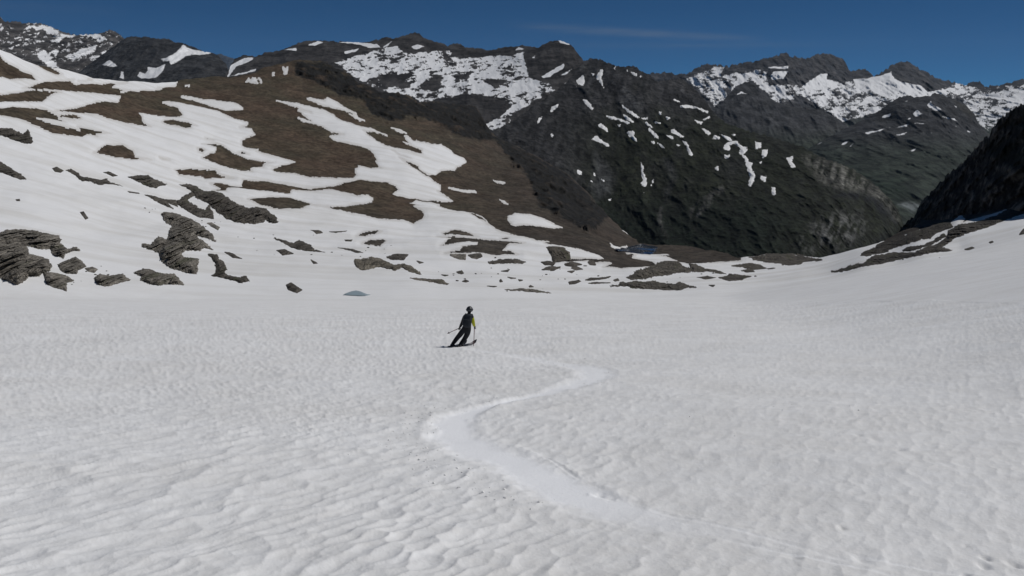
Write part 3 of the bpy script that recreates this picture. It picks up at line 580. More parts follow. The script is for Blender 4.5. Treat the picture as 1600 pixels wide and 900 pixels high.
E3C = tr('P 1230,262 R4 250,820 400,740 480,700 600,640 700,570 740,545 800,535 820,548 900,540 940,525 985,530 1010,550 1070,570 1110,590 1160,640 1180,690 1240,750 P 1565,235 1600,250 1700,250')
E3S = ('R4 635,660 690,635 690,650 650,668', 'R4 810,640 840,615 870,640 830,660', 'R4 770,670 810,655 790,680', 'R4 890,590 920,560 930,590 960,600 990,620 940,625 910,610', 'R4 960,650 1050,665 1080,690 1010,670', 'R4 820,690 890,690 895,700 830,698', 'R4 720,720 790,695 780,712', 'R4 700,765 790,738 770,760', 'R4 540,745 690,715 680,725 560,755', 'R4 405,820 440,790 455,795 430,815', 'R4 455,825 480,805 470,825', 'R4 650,875 715,860 690,875', 'R4 780,855 840,830 820,850', 'R4 1040,705 1080,708 1060,715', 'R4 1115,735 1150,735 1130,745', 'R4 1040,590 1070,600 1060,610', 'R4 270,815 310,795 290,812', 'R4 760,575 790,560 785,575', 'R4 900,735 930,745 920,750')
def e3_col(x, y, P, g, g2):
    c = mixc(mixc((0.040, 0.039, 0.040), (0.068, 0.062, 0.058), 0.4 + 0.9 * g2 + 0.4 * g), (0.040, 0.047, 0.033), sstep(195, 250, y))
    c = mixc(c, (0.085, 0.075, 0.060), blot(('R4 1050,560 1110,590 1160,650 1140,660 1080,610',), x, y, 4.0))
    c = mixc(c, (0.026, 0.036, 0.022), blot(('R8 500,120 760,140 860,270 740,290 640,210',), x, y, 12.0))
    return mixc(c, (0.16, 0.165, 0.15), 0.75 * blot(('R8 730,285 780,272 860,278 850,300 810,330 790,310 760,300',), x, y, 3.0) * (0.5 + 1.5 * (g2 + 0.4)))
mountain('mountain', E3C, [(1230, 380), (1700, 400)], [(1230, 262, 6500), (1311, 205, 7000), (1406, 151, 7400), (1470, 147, 7400), (1528, 192, 7200), (1600, 250, 6800), (1700, 250, 6600), (1230, 380, 4800), (1400, 240, 6300), (1400, 325, 4700), (1400, 400, 3900), (1500, 400, 4400), (1500, 240, 6400), (1700, 400, 4600)],
    1.35, 170, M_FAR, e3_col, lambda x, y, P, g, g2: -0.98 + 1.4 * blot(E3S, x, y, 1.4) + 0.75 * fbm((x + y) / 14, (y - 0.2 * x) / 3.5, 3, 71) * (1 - sstep(200, 250, y)) - 0.7 * g - 0.5 * g2, amp=90, wl=420, rag=2.5, seed=61, lump=0.3, label='dark rounded mountain with thin snow streaks right of the valley')

# dark mountain in the middle, green at its foot
B2C = tr('P 735,232 768,207 780,200 805,187 840,160 870,142 895,118 R3 405,342 440,328 465,322 490,335 520,345 580,370 640,378 670,368 700,375 720,400 760,410 790,440 820,462 850,455 900,447 970,447 1000,475 1060,530 1110,600 1130,630 1200,690 1280,720 1360,745 R4 0,765 80,790 180,820 240,850 R8 300,18 400,55 480,90 560,140 630,200 690,260 730,310 755,370 P 1416,380 1430,420')
B2S = [s for s in '''R3 390,550 430,570 460,610 450,622 430,605 400,570|R3 215,625 220,600 270,578 255,605 230,625 218,640|R3 140,690 150,665 172,655 165,675 148,697|R3 214,755 226,748 236,760 228,772 216,768|R3 610,572 640,605 690,635 720,660 710,668 660,640 620,600
R3 720,662 765,658 765,674 735,674|R3 525,648 600,663 665,688 660,699 590,677 540,667|R3 615,635 660,658 692,688 680,694 640,670|R3 477,705 500,690 530,715 548,742 535,745 500,722|R3 440,790 460,765 480,765 500,785 545,810 558,828 530,822 490,800 460,790
R3 645,745 680,728 690,745 685,760 705,780 705,800 680,790 665,770 650,762|R3 742,678 760,683 797,715 785,722 755,702|R3 765,710 790,733 822,760 827,787 800,772 770,737|R3 780,795 800,790 807,808 788,810|R3 805,791 850,818 864,842 835,827
R3 798,683 842,686 837,698 803,697|R3 863,656 892,658 887,676 866,674|R3 588,698 612,698 610,716 593,714|R3 890,726 915,726 967,765 963,779 930,764 895,744|R3 863,760 907,766 914,781 885,780|R3 948,785 985,798 1002,840 1022,870 1010,881 988,865 983,830
R3 918,808 947,813 940,824|R3 900,558 920,556 952,575 930,577|R3 940,593 980,586 1050,603 1112,625 1100,639 1070,627 1040,612 950,607|R3 1068,672 1110,650 1122,660 1085,677|R3 1020,673 1082,684 1060,702 1040,692|R3 1060,713 1110,738 1122,755 1105,764 1080,742
R3 1122,784 1145,755 1168,768 1174,785|R3 1165,753 1220,768 1247,790 1220,792 1190,777|R3 1190,815 1220,795 1265,790 1285,815 1325,830 1320,850 1300,870 1320,895 1300,890 1275,855 1285,835 1250,810 1225,815 1230,845 1215,850 1190,835|R3 1195,868 1227,873 1217,892 1196,890
R3 1363,793 1407,803 1402,832 1363,840 1370,812|R3 1408,838 1442,840 1432,882 1403,892 1403,860|R7 362,88 397,98 392,120 368,114|R7 456,103 469,106 472,132 459,127|R7 438,150 457,146 454,166|R7 493,140 524,148 520,162
R7 723,43 742,70 740,100 757,140 762,180 735,192 723,165 738,150 726,120|R7 795,138 802,150 787,182 776,180|R7 812,308 822,320 816,325|R7 1275,-5 1322,15 1332,45 1357,50 1347,80 1370,125 1347,187 1326,182 1338,130 1318,75 1308,30|R7 1193,8 1227,3 1222,27 1198,24
R7 1143,73 1167,68 1162,97 1141,92|R7 1398,123 1432,128 1422,162 1393,140|R7 1388,45 1412,38 1402,67|R8 100,25 150,8 135,40 160,80 130,80 115,50|R8 20,188 40,186 47,232 20,234|R8 213,123 237,152 225,144|R3 360,450 400,420 415,455 400,485 370,475
R3 470,430 500,390 517,385 505,440 517,497 495,470|R3 440,408 465,412 458,428|R3 665,403 702,408 702,432 675,422|R3 708,418 737,428 725,442|R3 345,470 375,492 365,495|R3 570,372 585,375 580,400|R3 640,395 655,390 650,410|R3 820,625 845,628 845,648 830,648|R3 1240,685 1270,690 1262,700|R3 1225,750 1262,758 1250,768|R7 538,255 560,250 560,264 540,266|R7 735,215 744,215 742,230'''.replace('\n', '|').split('|')]
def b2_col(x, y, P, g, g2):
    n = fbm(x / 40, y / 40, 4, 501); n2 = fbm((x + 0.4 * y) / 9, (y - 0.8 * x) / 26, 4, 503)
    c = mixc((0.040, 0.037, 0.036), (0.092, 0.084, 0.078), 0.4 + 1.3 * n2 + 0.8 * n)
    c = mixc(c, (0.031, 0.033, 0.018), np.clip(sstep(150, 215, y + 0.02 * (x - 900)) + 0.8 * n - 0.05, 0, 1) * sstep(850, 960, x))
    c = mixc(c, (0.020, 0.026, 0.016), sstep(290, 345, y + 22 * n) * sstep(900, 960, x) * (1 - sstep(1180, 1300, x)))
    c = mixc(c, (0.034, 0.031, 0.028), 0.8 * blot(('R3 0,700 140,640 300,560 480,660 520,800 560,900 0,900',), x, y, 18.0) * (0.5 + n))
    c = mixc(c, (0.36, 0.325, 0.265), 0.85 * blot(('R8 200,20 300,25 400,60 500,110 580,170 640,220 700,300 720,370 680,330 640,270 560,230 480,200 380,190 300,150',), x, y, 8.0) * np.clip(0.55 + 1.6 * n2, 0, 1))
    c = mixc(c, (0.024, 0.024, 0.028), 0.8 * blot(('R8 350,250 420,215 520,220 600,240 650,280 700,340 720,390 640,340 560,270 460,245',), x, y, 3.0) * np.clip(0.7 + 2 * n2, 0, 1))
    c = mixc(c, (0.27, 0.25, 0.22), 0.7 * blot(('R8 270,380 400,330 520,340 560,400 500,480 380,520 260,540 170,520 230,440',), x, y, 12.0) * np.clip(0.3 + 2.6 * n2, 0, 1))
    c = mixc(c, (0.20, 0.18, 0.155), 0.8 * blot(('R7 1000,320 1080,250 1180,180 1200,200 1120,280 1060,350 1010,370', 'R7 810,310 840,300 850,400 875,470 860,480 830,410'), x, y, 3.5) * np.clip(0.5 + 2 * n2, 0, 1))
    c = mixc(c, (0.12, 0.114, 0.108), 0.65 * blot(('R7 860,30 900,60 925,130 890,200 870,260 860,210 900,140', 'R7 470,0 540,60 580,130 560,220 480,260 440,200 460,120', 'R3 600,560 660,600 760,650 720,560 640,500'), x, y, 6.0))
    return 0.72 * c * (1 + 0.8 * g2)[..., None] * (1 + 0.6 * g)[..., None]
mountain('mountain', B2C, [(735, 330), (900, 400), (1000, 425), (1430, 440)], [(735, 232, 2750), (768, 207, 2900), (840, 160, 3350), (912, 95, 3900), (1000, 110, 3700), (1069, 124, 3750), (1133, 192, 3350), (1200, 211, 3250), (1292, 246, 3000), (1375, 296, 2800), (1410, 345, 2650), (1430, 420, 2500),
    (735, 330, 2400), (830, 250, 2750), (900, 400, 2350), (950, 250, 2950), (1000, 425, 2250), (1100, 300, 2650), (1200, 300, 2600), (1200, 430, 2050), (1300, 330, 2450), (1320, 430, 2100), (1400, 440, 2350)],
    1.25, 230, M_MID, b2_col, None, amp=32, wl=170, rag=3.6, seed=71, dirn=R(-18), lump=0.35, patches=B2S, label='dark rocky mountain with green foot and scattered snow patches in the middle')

# shaded crag rising at the right edge
GC = tr('P 1404,362 R8 755,410 830,340 860,280 900,230 990,140 1080,70 1130,10 R4 1200,800 1260,740 1290,680 1340,640 1440,585 P 1640,150 1700,160 1780,175 1900,190')
def g_col(x, y, P, g, g2):
    bb, bi = blocks(P[..., 0] / 9.0, P[..., 2] / 5.0, 7); c = mixc((0.038, 0.034, 0.029), (0.32, 0.27, 0.215), 0.05 + 1.6 * g2 + 0.8 * g + 0.5 * (bi - 0.3))
    c = mixc(c, (0.075, 0.064, 0.054), 0.75 * blot(('R8 880,330 960,270 1060,200 1100,190 1080,260 1000,330 920,370', 'R8 1170,60 1260,20 1240,80 1180,110'), x, y, 8.0) * np.clip(0.5 + 2 * g2, 0, 1))
    return mixc(c, (0.020, 0.022, 0.016), blot(('R8 1240,-60 1440,-100 1440,120 1330,80',), x, y, 14.0))
mountain('cliff', GC, [(1404, 378), (1450, 372), (1600, 365), (1900, 330)], [(1404, 360, 640), (1439, 318, 580), (1475, 279, 490), (1511, 239, 420), (1558, 189, 350), (1600, 162, 305), (1760, 170, 262), (1900, 190, 235), (1404, 378, 600), (1450, 372, 480), (1500, 340, 390), (1600, 365, 262), (1600, 250, 285), (1900, 330, 190)],
    1.5, 130, M_SHADE, g_col, None, amp=17.0, wl=30, rag=8.0, seed=81, dirn=R(55), label='dark shaded crag rising behind the snow at the right edge', backd=14.0)

# valley floor under everything
me = bpy.data.meshes.new('valley_floor'); bm = bmesh.new(); bmesh.ops.create_circle(bm, cap_ends=True, segments=64, radius=30000); bm.to_mesh(me); bm.free()
vf = bpy.data.objects.new('valley_floor', me); vf.location = (0, 0, -1400); COL.objects.link(vf); me.materials.append(plain('valley_ground', (0.05, 0.06, 0.04), 0.9, 0.1, nscale=0.002)); tag(vf, 'green valley floor far below', kind='structure')

# thin mountain air between the camera and the far ranges
bm = bmesh.new(); bmesh.ops.create_cube(bm, size=1.0); bmesh.ops.scale(bm, vec=(62000, 62000, 3402), verts=bm.verts); bmesh.ops.translate(bm, vec=(0, 0, 300), verts=bm.verts)
me = bpy.data.meshes.new('haze'); bm.to_mesh(me); bm.free(); hz = bpy.data.objects.new('haze', me); COL.objects.link(hz); tag(hz, 'thin blue mountain air between the ranges', kind='stuff')
hm = bpy.data.materials.new('haze_air'); hm.use_nodes = True; hn = hm.node_tree.nodes; hn.remove(hn['Principled BSDF']); pv = hn.new('ShaderNodeVolumePrincipled')
pv.inputs['Color'].default_value = (0.60, 0.78, 1.0, 1); pv.inputs['Density'].default_value = 5.5e-6; hm.node_tree.links.new(pv.outputs[0], hn['Material Output'].inputs['Volume']); me.materials.append(hm)

# small tarn and a melt pool
def sheet(name, poly, mat, lift, step=1.2):
    p = np.array(poly); xs = np.arange(p[:, 0].min() - 2, p[:, 0].max() + 3, step); ys = np.arange(p[:, 1].min() - 2, p[:, 1].max() + 3, step * 0.6)
    px, py = np.meshgrid(xs, ys); P, Z = surfA(px, py); P[..., 2] += 0.28 * (1 - sstep(425, 470, py)); sd = sdf(poly, *warp(px, py, 0.3), 4.0); dn = rays(px, py); dn /= np.linalg.norm(dn, axis=-1, keepdims=True)
    P = P - dn * (np.clip(sd, -2, 1.2) * lift)[..., None]; return grid_obj(name, P, mat, anyq(sd > -1.5))
M_TARN = plain('tarn_water', (0.012, 0.022, 0.05), 0.12, 0.5, nscale=0.5)
M_POOL = plain('melt_pool', (0.30, 0.37, 0.40), 0.35, 0.4, nscale=0.6, var=0.12)
tag(sheet('lake', LAKE, M_TARN, 5.0), 'small navy tarn at the end of the hollow', kind='structure')
tag(sheet('melt_pool', tr('P 535,461 540,458.5 546,456.2 550,454.6 556,453.6 561,454.2 565,455.5 572,458.5 580,460 571,461.8 560,462'), M_POOL, 0.9, 0.6), 'pale blue melt pool at the far edge of the snowfield', kind='structure')

# ------------------------------------------------------------------ rock outcrops poking through the snow
def outcrop(s, H, label, seed, tone=(0.105, 0.092, 0.076)):
    poly = tr(s); p = np.array(poly); ext = max(np.ptp(p[:, 0]), np.ptp(p[:, 1]) * 1.5); step = 0.7 if ext < 70 else 0.85
    xs = np.arange(p[:, 0].min() - 4, p[:, 0].max() + 5, step); ys = np.arange(p[:, 1].min() - 4, p[:, 1].max() + 5, step * 0.75)
    px, py = np.meshgrid(xs, ys); P, Z = surfA(px, py)
    P = P.copy(); P[..., 2] += 0.28 * (1 - sstep(425, 470, py))
    wa = min(1.0, max(0.12, ext / 75.0))
    wx_ = px + wa * 5.0 * fbm(px / 7, py / 5, 5, seed, 0.8); wy_ = py + wa * 3.0 * fbm(px / 7, py / 5, 5, seed + 9, 0.8)
    sd = sdf(poly, wx_, wy_, 6.0); m = Z / F; sm = sd * m
    dn = rays(px, py); dn /= np.linalg.norm(dn, axis=-1, keepdims=True)
    x = P[..., 0]; v = -py * m; xr = x.copy(); vr = v.copy(); an = (hash2(np.array([seed]), np.array([3]), 1)[0] - 0.5) * 1.9
    x, v = xr * math.cos(an) + vr * math.sin(an), -xr * math.sin(an) + vr * math.cos(an)
    big = ridged(x / 7.0 + 0.3 * v, v / 3.2, 4, seed + 20) - 0.45
    ledge = 0.7 * fbm((x + 1.2 * v) / 2.2, (v - 0.45 * x) / 1.0, 4, seed + 30, 0.62) + 0.5 * fbm((x - 0.8 * v) / 1.3, (v + 0.6 * x) / 2.0, 3, seed + 33)
    fine = fbm(x / 0.9, v / 0.7, 3, seed + 60, 0.7)
    prof = H * (1 - np.exp(-np.maximum(sm, 0) / (0.38 * H + 0.15)))
    b1_, i1_ = blocks((x + 0.5 * v) / 2.6 + 0.25 * fine, (v - 0.4 * x) / 1.5 + 0.25 * ledge, seed + 70); b2_, i2_ = blocks((x - 0.3 * v) / 0.95, (v + 0.3 * x) / 0.6, seed + 80)
    off = 0.62 * prof * (2.2 + 1.6 * big + 2.6 * b1_ + 1.3 * b2_ + 0.4 * ledge) + np.minimum(sm, 0) * 2.6 + 0.22
    off = np.where(sm > 0, np.maximum(off, 0.3), off)
    P = P - dn * off[..., None]; P[..., 2] += prof * 0.05
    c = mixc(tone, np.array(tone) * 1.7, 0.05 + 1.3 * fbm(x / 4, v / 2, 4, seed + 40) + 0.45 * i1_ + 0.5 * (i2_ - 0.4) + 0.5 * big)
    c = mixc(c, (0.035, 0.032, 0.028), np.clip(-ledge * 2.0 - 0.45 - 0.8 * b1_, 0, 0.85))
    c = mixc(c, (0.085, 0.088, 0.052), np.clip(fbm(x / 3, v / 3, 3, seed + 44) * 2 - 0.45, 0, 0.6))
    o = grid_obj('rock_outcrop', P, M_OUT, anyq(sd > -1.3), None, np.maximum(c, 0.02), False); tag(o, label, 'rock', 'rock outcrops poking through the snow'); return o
DK = (0.078, 0.070, 0.060)
ROCKS = [
 ('R5 -60,440 0,450 30,432 130,428 200,435 250,452 330,465 345,490 335,505 360,530 380,545 430,535 450,552 400,555 370,570 360,595 300,575 280,540 230,545 160,525 60,515 -60,505', 3.2, 'long flat-topped grey rock shelf at the left edge above the dark crag', None),
 ('R5 -60,508 0,508 60,516 150,527 165,570 220,585 270,600 290,640 280,665 240,680 220,695 160,695 150,715 100,740 40,720 -60,690', 4.2, 'largest craggy grey outcrop at the left edge with a dark hollow', None),
 ('R5 240,672 330,682 380,697 415,720 375,730 375,775 300,755 265,740', 1.8, 'low dark rock at the foot of the large left-edge crag', None),
 ('R5 325,630 380,605 425,588 460,610 485,640 440,660 430,680 380,680 345,665', 2.4, 'rounded grey boulder just right of the large left-edge crag', None),
 ('R5 480,650 520,643 550,655 530,672 495,665', 1.0, 'small rock fragment beside the rounded grey boulder', None),
 ('R5 530,705 560,680 620,690 690,678 710,700 735,715 690,725 640,740 590,748 545,735', 2.2, 'lumpy oval outcrop, left one of the pair low on the left slope', None),
 ('R5 752,672 810,648 850,655 890,675 980,680 1010,710 1033,740 960,738 890,745 840,740 790,715 800,697', 2.4, 'lumpy oval outcrop, right one of the pair low on the left slope', None),
 ('R5 910,350 930,337 1000,345 1070,370 1150,420 1190,460 1215,497 1160,480 1100,465 1150,500 1200,540 1150,530 1120,550 1040,550 1020,575 1030,590 1120,600 1110,640 1105,680 1040,668 960,645 910,610 895,570 870,555 800,530 800,512 850,515 890,470 940,490 955,430 970,410 930,385', 4.5, 'tall zigzag outcrop with brown ledges on the left snow slope', None),
 ('R5 1165,570 1220,570 1230,600 1260,620 1275,655 1260,665 1280,690 1350,705 1380,695 1405,720 1360,730 1280,710 1190,690 1215,675 1215,640 1200,600', 1.8, 'boot-shaped dark rock right of the tall zigzag outcrop', DK),
 ('R5 1265,555 1290,558 1360,597 1310,590', 0.9, 'slim rock sliver above the boot-shaped rock', DK),
 ('Q3 0,358 90,350 170,375 240,425 330,435 430,475 500,530 560,550 650,590 720,580 820,605 860,640 915,665 925,708 860,705 800,680 790,705 700,715 560,710 460,680 400,645 350,600 290,560 250,530 160,500 130,440 60,385', 2.8, 'long dark whaleback outcrop slanting down the middle of the slope', DK),
 ('Q3 -20,520 40,480 120,435 165,470 70,508 130,545 190,580 240,590 290,560 320,620 320,675 260,660 200,660 130,630 50,590 -20,545', 2.0, 'hooked rock curling below the long whaleback outcrop', DK),
 ('R5 375,97 400,85 440,110 450,130 500,140 560,150 600,140 620,165 690,192 640,180 600,180 560,185 510,165 450,155 420,125', 1.8, 'stretched dark rock high on the left snow slope', DK),
 ('R5 720,125 830,118 860,145 940,182 890,185 880,195 830,185 770,155', 1.8, 'wedge-shaped dark rock right of the stretched one', DK),
 ('R5 295,90 320,78 357,100 345,113 310,108', 1.2, 'small round dark rock left of the stretched one', DK),
 ('R5 -60,20 0,50 60,80 80,100 120,125 150,150 110,148 60,130 0,110 -60,90', 1.6, 'dark rock tongue at the left edge halfway up the slope', DK),
 ('R1 -60,700 0,720 70,725 130,755 160,730 185,800 170,810 100,795 40,770 -60,740', 2.0, 'dark rock block at the left edge below the brown ground', DK),
 ('R5 580,100 610,95 660,118 635,123', 1.0, 'little dark rock above the wedge-shaped one', DK),
 ('R5 815,240 870,250 930,268 975,320 920,295 850,262', 1.2, 'thin rock rib left of the whaleback outcrop', DK),
 ('R5 930,268 990,270 1000,305 960,290', 0.9, 'small rock at the end of the thin rib', DK),
 ('R5 720,222 780,230 785,236 730,230', 0.6, 'thin flat stone above the thin rock rib', DK),
 ('R5 1165,395 1190,390 1235,420 1225,432 1190,415', 0.9, 'small stone just above right of the tall zigzag outcrop', None),
 ('R5 450,330 470,328 495,362 480,368', 0.5, 'lone pebble-like stone in the middle of the left snow slope', DK),
 ('R5 90,262 110,260 112,268 95,268', 0.4, 'tiny stone alone on the upper left snow', DK),
 ('R6 100,478 150,490 210,515 240,490 310,520 330,548 380,560 300,555 250,548 200,535 140,500', 1.4, 'comb-like broken rock left of the hollow', DK),
 ('R6 118,555 160,545 210,575 150,580', 1.2, 'squat dark rock under the comb-like one', DK),
 ('R6 310,608 345,625 325,628', 0.8, 'small dark stone right of the squat rock', DK),
 ('R6 170,740 200,730 260,768 230,782 180,765', 1.6, 'dark boulder at the snowfield edge left of the melt pool', DK),
 ('R6 310,430 350,430 375,450 340,455', 1.0, 'small oval rock high in the hollow left of centre', DK),
 ('R6 415,442 510,440 450,448', 0.5, 'flat sliver of rock right of the small oval rock', DK),
 ('R6 500,488 540,486 535,496 505,495', 0.6, 'flat stone left of the two brown knolls', DK),
 ('R6 460,525 520,535 600,562 560,558', 0.9, 'slanting thin rock above the pale grey ledge', DK),
 ('R6 555,605 630,598 650,590 700,600 780,630 830,625 880,645 935,675 880,668 820,645 780,660 700,640 650,650 610,662 560,645', 1.9, 'pale grey rock ledge in the middle of the hollow', (0.14, 0.125, 0.10)),
 ('R6 735,590 780,570 855,578 830,605 760,602', 1.3, 'dark rock just above the pale grey ledge', DK),
 ('R6 905,610 940,618 920,622', 0.6, 'small stone right of the pale grey ledge', DK),
 ('Q6 390,432 520,432 522,465 470,465 420,455', 1.0, 'flat grey slab under the brown bank in the middle', None),
 ('Q6 560,435 610,425 660,420 675,432 630,458 580,450', 1.1, 'double stone right of the flat grey slab', DK),
 ('Q6 740,480 860,465 1000,460 1085,480 1050,495 960,490 840,488 750,492', 1.0, 'long thin dark rock below the brown bank', DK),
 ('Q6 0,625 100,630 200,640 300,640 365,682 280,678 180,660 60,642', 1.2, 'long pale rock blade above the skier', (0.13, 0.115, 0.095)),
 ('Q6 495,660 525,645 552,660 530,668', 0.8, 'small rounded stone right of the long pale blade', DK),
 ('Q6 440,560 490,550 505,575 490,585 460,578', 1.1, 'small upright dark rock above the rounded stone', DK),
 ('Q6 890,735 960,742 1030,730 1140,732 1240,752 1325,770 1200,765 1050,752 910,745', 0.9, 'low flat rock strip at the snowfield edge right of the skier', None),
 ('Q6 1235,480 1290,465 1360,490 1340,505 1270,505', 1.0, 'dark stone below the big round knoll', DK),
 ('Q6 1243,548 1310,520 1410,535 1350,552', 0.9, 'flat dark stone, second below the big round knoll', DK),
 ('Q6 920,628 995,638 950,641', 0.6, 'tiny dark stone, upper of two in the open hollow', DK),
 ('Q6 725,703 815,707 790,713', 0.5, 'thin dark stone lying left of the low rock strip', DK),
 ('Q6 843,662 855,648 870,668 848,672', 0.7, 'tiny pointed stone in the open hollow', DK),
 ('Q6 860,553 935,538 920,559', 0.6, 'small flat stone under the long thin dark rock', DK),
 ('Q6 1020,652 1058,656 1030,662', 0.5, 'tiny flat stone right of the pointed one', DK),
 ('Q6 300,588 360,594 330,601', 0.5, 'thin stone left of the small upright rock', DK),
 ('Q6 1120,705 1135,697 1160,710 1125,714', 0.7, 'tiny dark stone above the low rock strip', DK),
 ('R7 195,545 240,537 290,545 320,570 325,595 270,607 235,607 225,580', 2.6, 'big round brown knoll at the foot of the hill', (0.08, 0.07, 0.057)),
 ('Q7 715,560 800,530 920,480 1000,450 1100,428 1180,430 1250,470 1330,485 R7 1000,625 1100,650 1200,682 1080,668 960,672 Q7 1200,522 1050,550 880,570 760,574', 2.6, 'long grey rock ridge at the mouth of the hollow', (0.085, 0.076, 0.064)),
 ('Q7 655,605 680,597 700,615 800,592 890,605 960,590 1020,615 1170,632 1200,615 1290,640 1370,655 1280,655 1200,683 1050,675 900,670 770,665 720,648 560,652 650,638', 2.0, 'long low knobbly outcrop in front of the grey rock ridge', (0.078, 0.07, 0.06)),
 ('Q7 140,450 200,432 285,452 200,464', 0.9, 'upper of three flat stones below the brown knoll', DK),
 ('Q7 195,480 240,468 300,488 240,492', 0.8, 'middle of three flat stones below the brown knoll', DK),
 ('Q7 160,505 225,500 200,517', 0.7, 'lowest of three flat stones below the brown knoll', DK),
 ('Q7 325,592 380,568 480,558 560,553 460,580 380,590', 1.0, 'stretched flat rock left of the knobbly outcrop', DK),
 ('Q7 170,620 240,600 265,588 282,610 240,632 180,637', 1.1, 'small double boulder on the snow left of the stretched rock', DK),
 ('Q7 355,627 430,613 560,618 480,624 390,632', 0.6, 'very thin rock line under the stretched rock', DK),
 ('Q7 593,582 630,568 642,585 605,592', 0.7, 'small stone above the knobbly outcrop left end', DK),
 ('Q7 360,430 400,423 417,450 380,450', 0.8, 'small stone hanging below the brown strip', DK),
 ('Q7 0,472 90,470 30,497 0,497', 0.7, 'flat stone left of the three flat stones', DK),
 ('R7 1045,702 1100,691 1142,705 1090,712', 0.8, 'flat dark stone right of the grey ridge, smaller of a pair', DK),
 ('R7 1165,705 1230,685 1340,698 1290,715 1220,720', 1.2, 'flat dark outcrop right of the grey ridge, larger of a pair', DK),
 ('R7 1240,632 1340,613 1400,625 1430,642 1380,654 1320,644', 1.2, 'flat rock near the lip of the hollow', DK),
 ('R7 1300,658 1345,653 1362,670 1320,674', 0.8, 'small rock under the flat rock near the lip', DK),
 ('R7 1330,592 1440,570 R8 140,573 290,588 302,606 200,602 175,627 100,620 0,607', 1.4, 'dark rock band along the lip of the hollow', DK),
 ('R7 1108,742 1140,742 1130,750', 0.5, 'tiny stone below the larger flat outcrop', DK),
 ('R8 0,647 30,645 35,655 0,657', 0.5, 'tiny stone left of the right-hand rock ribs', DK),
 ('Q8 220,490 245,460 320,430 340,410 430,375 560,340 700,290 800,255 880,250 900,270 760,335 740,355 640,375 540,410 430,440 420,460 260,495', 2.4, 'upper of the long dark rock ribs on the right', (0.050, 0.045, 0.039)),
 ('Q8 0,608 100,580 180,548 240,540 290,505 400,482 530,465 620,462 700,425 800,395 860,350 880,310 960,258 1100,238 1240,188 1320,138 1480,110 1480,150 1330,205 1200,260 1110,290 990,330 920,350 880,385 820,420 900,445 760,455 600,490 480,515 360,545 240,560 100,595', 2.6, 'lower and longest of the dark rock ribs on the right', (0.060, 0.054, 0.047)),
 ('Q8 530,452 560,430 680,408 760,373 840,333 852,345 760,392 650,432 580,447', 1.3, 'thin rock rib between the two long ones on the right', (0.050, 0.045, 0.039)),
 ('Q8 1410,322 1440,290 1480,280 1480,310', 0.8, 'dark stone on the snow at the right edge', DK),
 ('Q8 1000,436 1050,420 1065,424 1030,436', 0.5, 'small dark stone on the right snow rise', DK),
 ('Q8 1183,382 1205,374 1210,380 1190,388', 0.4, 'tiny stone high on the right snow rise', DK),
]
for i, (s, H, lb, tn) in enumerate(ROCKS): outcrop(s, H, lb, 900 + i * 7, tn or (0.150, 0.137, 0.118))

# loose stones melted out around the outcrops
srng = np.random.default_rng(11); M_STONE = plain('loose_stone', (0.075, 0.068, 0.058), 0.9, 0.2, nscale=3.0, var=0.5)
sb = bmesh.new(); bmesh.ops.create_icosphere(sb, subdivisions=2, radius=1.0); sv0 = np.array([v.co[:] for v in sb.verts]); sf0 = np.array([[v.index for v in f.verts] for f in sb.faces]); sb.free()
STONES = [((112, 440), 16, 6, 7), ((150, 425), 14, 7, 6), ((330, 345), 22, 10, 7), ((235, 330), 12, 5, 4), ((430, 385), 45, 14, 10), ((560, 400), 50, 14, 10), ((740, 425), 55, 14, 14), ((880, 432), 40, 12, 14), ((1010, 440), 40, 9, 10), ((1150, 432), 45, 8, 10), ((1420, 400), 55, 7, 6)]
SVL, SFL = [], []
for (cx0, cy0), sx, sy, n in STONES:
    for k in range(n):
        px = cx0 + srng.normal() * sx * 0.7; py = min(cy0 + srng.normal() * sy * 0.7, 457.0 if px < 1000 else 450.0)
        P, Z = surfA(np.array([px]), np.array([py])); r = float(Z[0]) / F * (0.5 + 1.3 * srng.random() ** 2)
        v = sv0 * (0.75 + 0.5 * srng.random((len(sv0), 1))) * np.array([1.5, 1.1, 0.65]) * r * (0.7 + 0.6 * srng.random(3))
        a_ = srng.random() * 6.28; v = v @ np.array([[math.cos(a_), math.sin(a_), 0], [-math.sin(a_), math.cos(a_), 0], [0, 0, 1]])
        SVL.append(v + P[0] + np.array([0, 0, 0.28 * float(1 - sstep(425, 470, py)) + r * 0.15])); SFL.append(sf0 + len(sv0) * len(SFL))
tag(mesh_obj('rubble', np.concatenate(SVL), np.concatenate(SFL), M_STONE, None, None, False), 'tiny loose stones melted out of the snow between the outcrops', kind='stuff')

# ------------------------------------------------------------------ loose snow thrown out of the ski turns
rng = np.random.default_rng(4)
ico = bmesh.new(); bmesh.ops.create_icosphere(ico, subdivisions=1, radius=1.0); iv = np.array([v.co[:] for v in ico.verts]); itri = np.array([[v.index for v in f.verts] for f in ico.faces]); ico.free()
NV, NT = [], []; n0 = 0
def height_at(px, py):
    j = int(np.clip(round((px + 12) / 1.6) + np.searchsorted(cols, -12), 0, len(cols) - 1)); r = NH + int(np.argmin(np.abs(rows_f - py))); return PS[r, j]
def clumps(n, cx, cyy, sx, sy, smin, smax):
    global n0
    for _ in range(n):
        px = cx + rng.normal() * sx; py = cyy + rng.normal() * sy
        if py < 500 or py > 890 or px < 5 or px > 1595: continue
        c = height_at(px, py); s = smin + (smax - smin) * rng.random() ** 3
        v = iv * (1 + 0.35 * rng.normal(size=(len(iv), 1))) * s * np.array([1.2, 1.0, 0.7]) * (0.8 + 0.4 * rng.random(3))
        NV.append(v + c + np.array([0, 0, s * 0.25])); NT.append(itri + n0); n0 += len(iv)
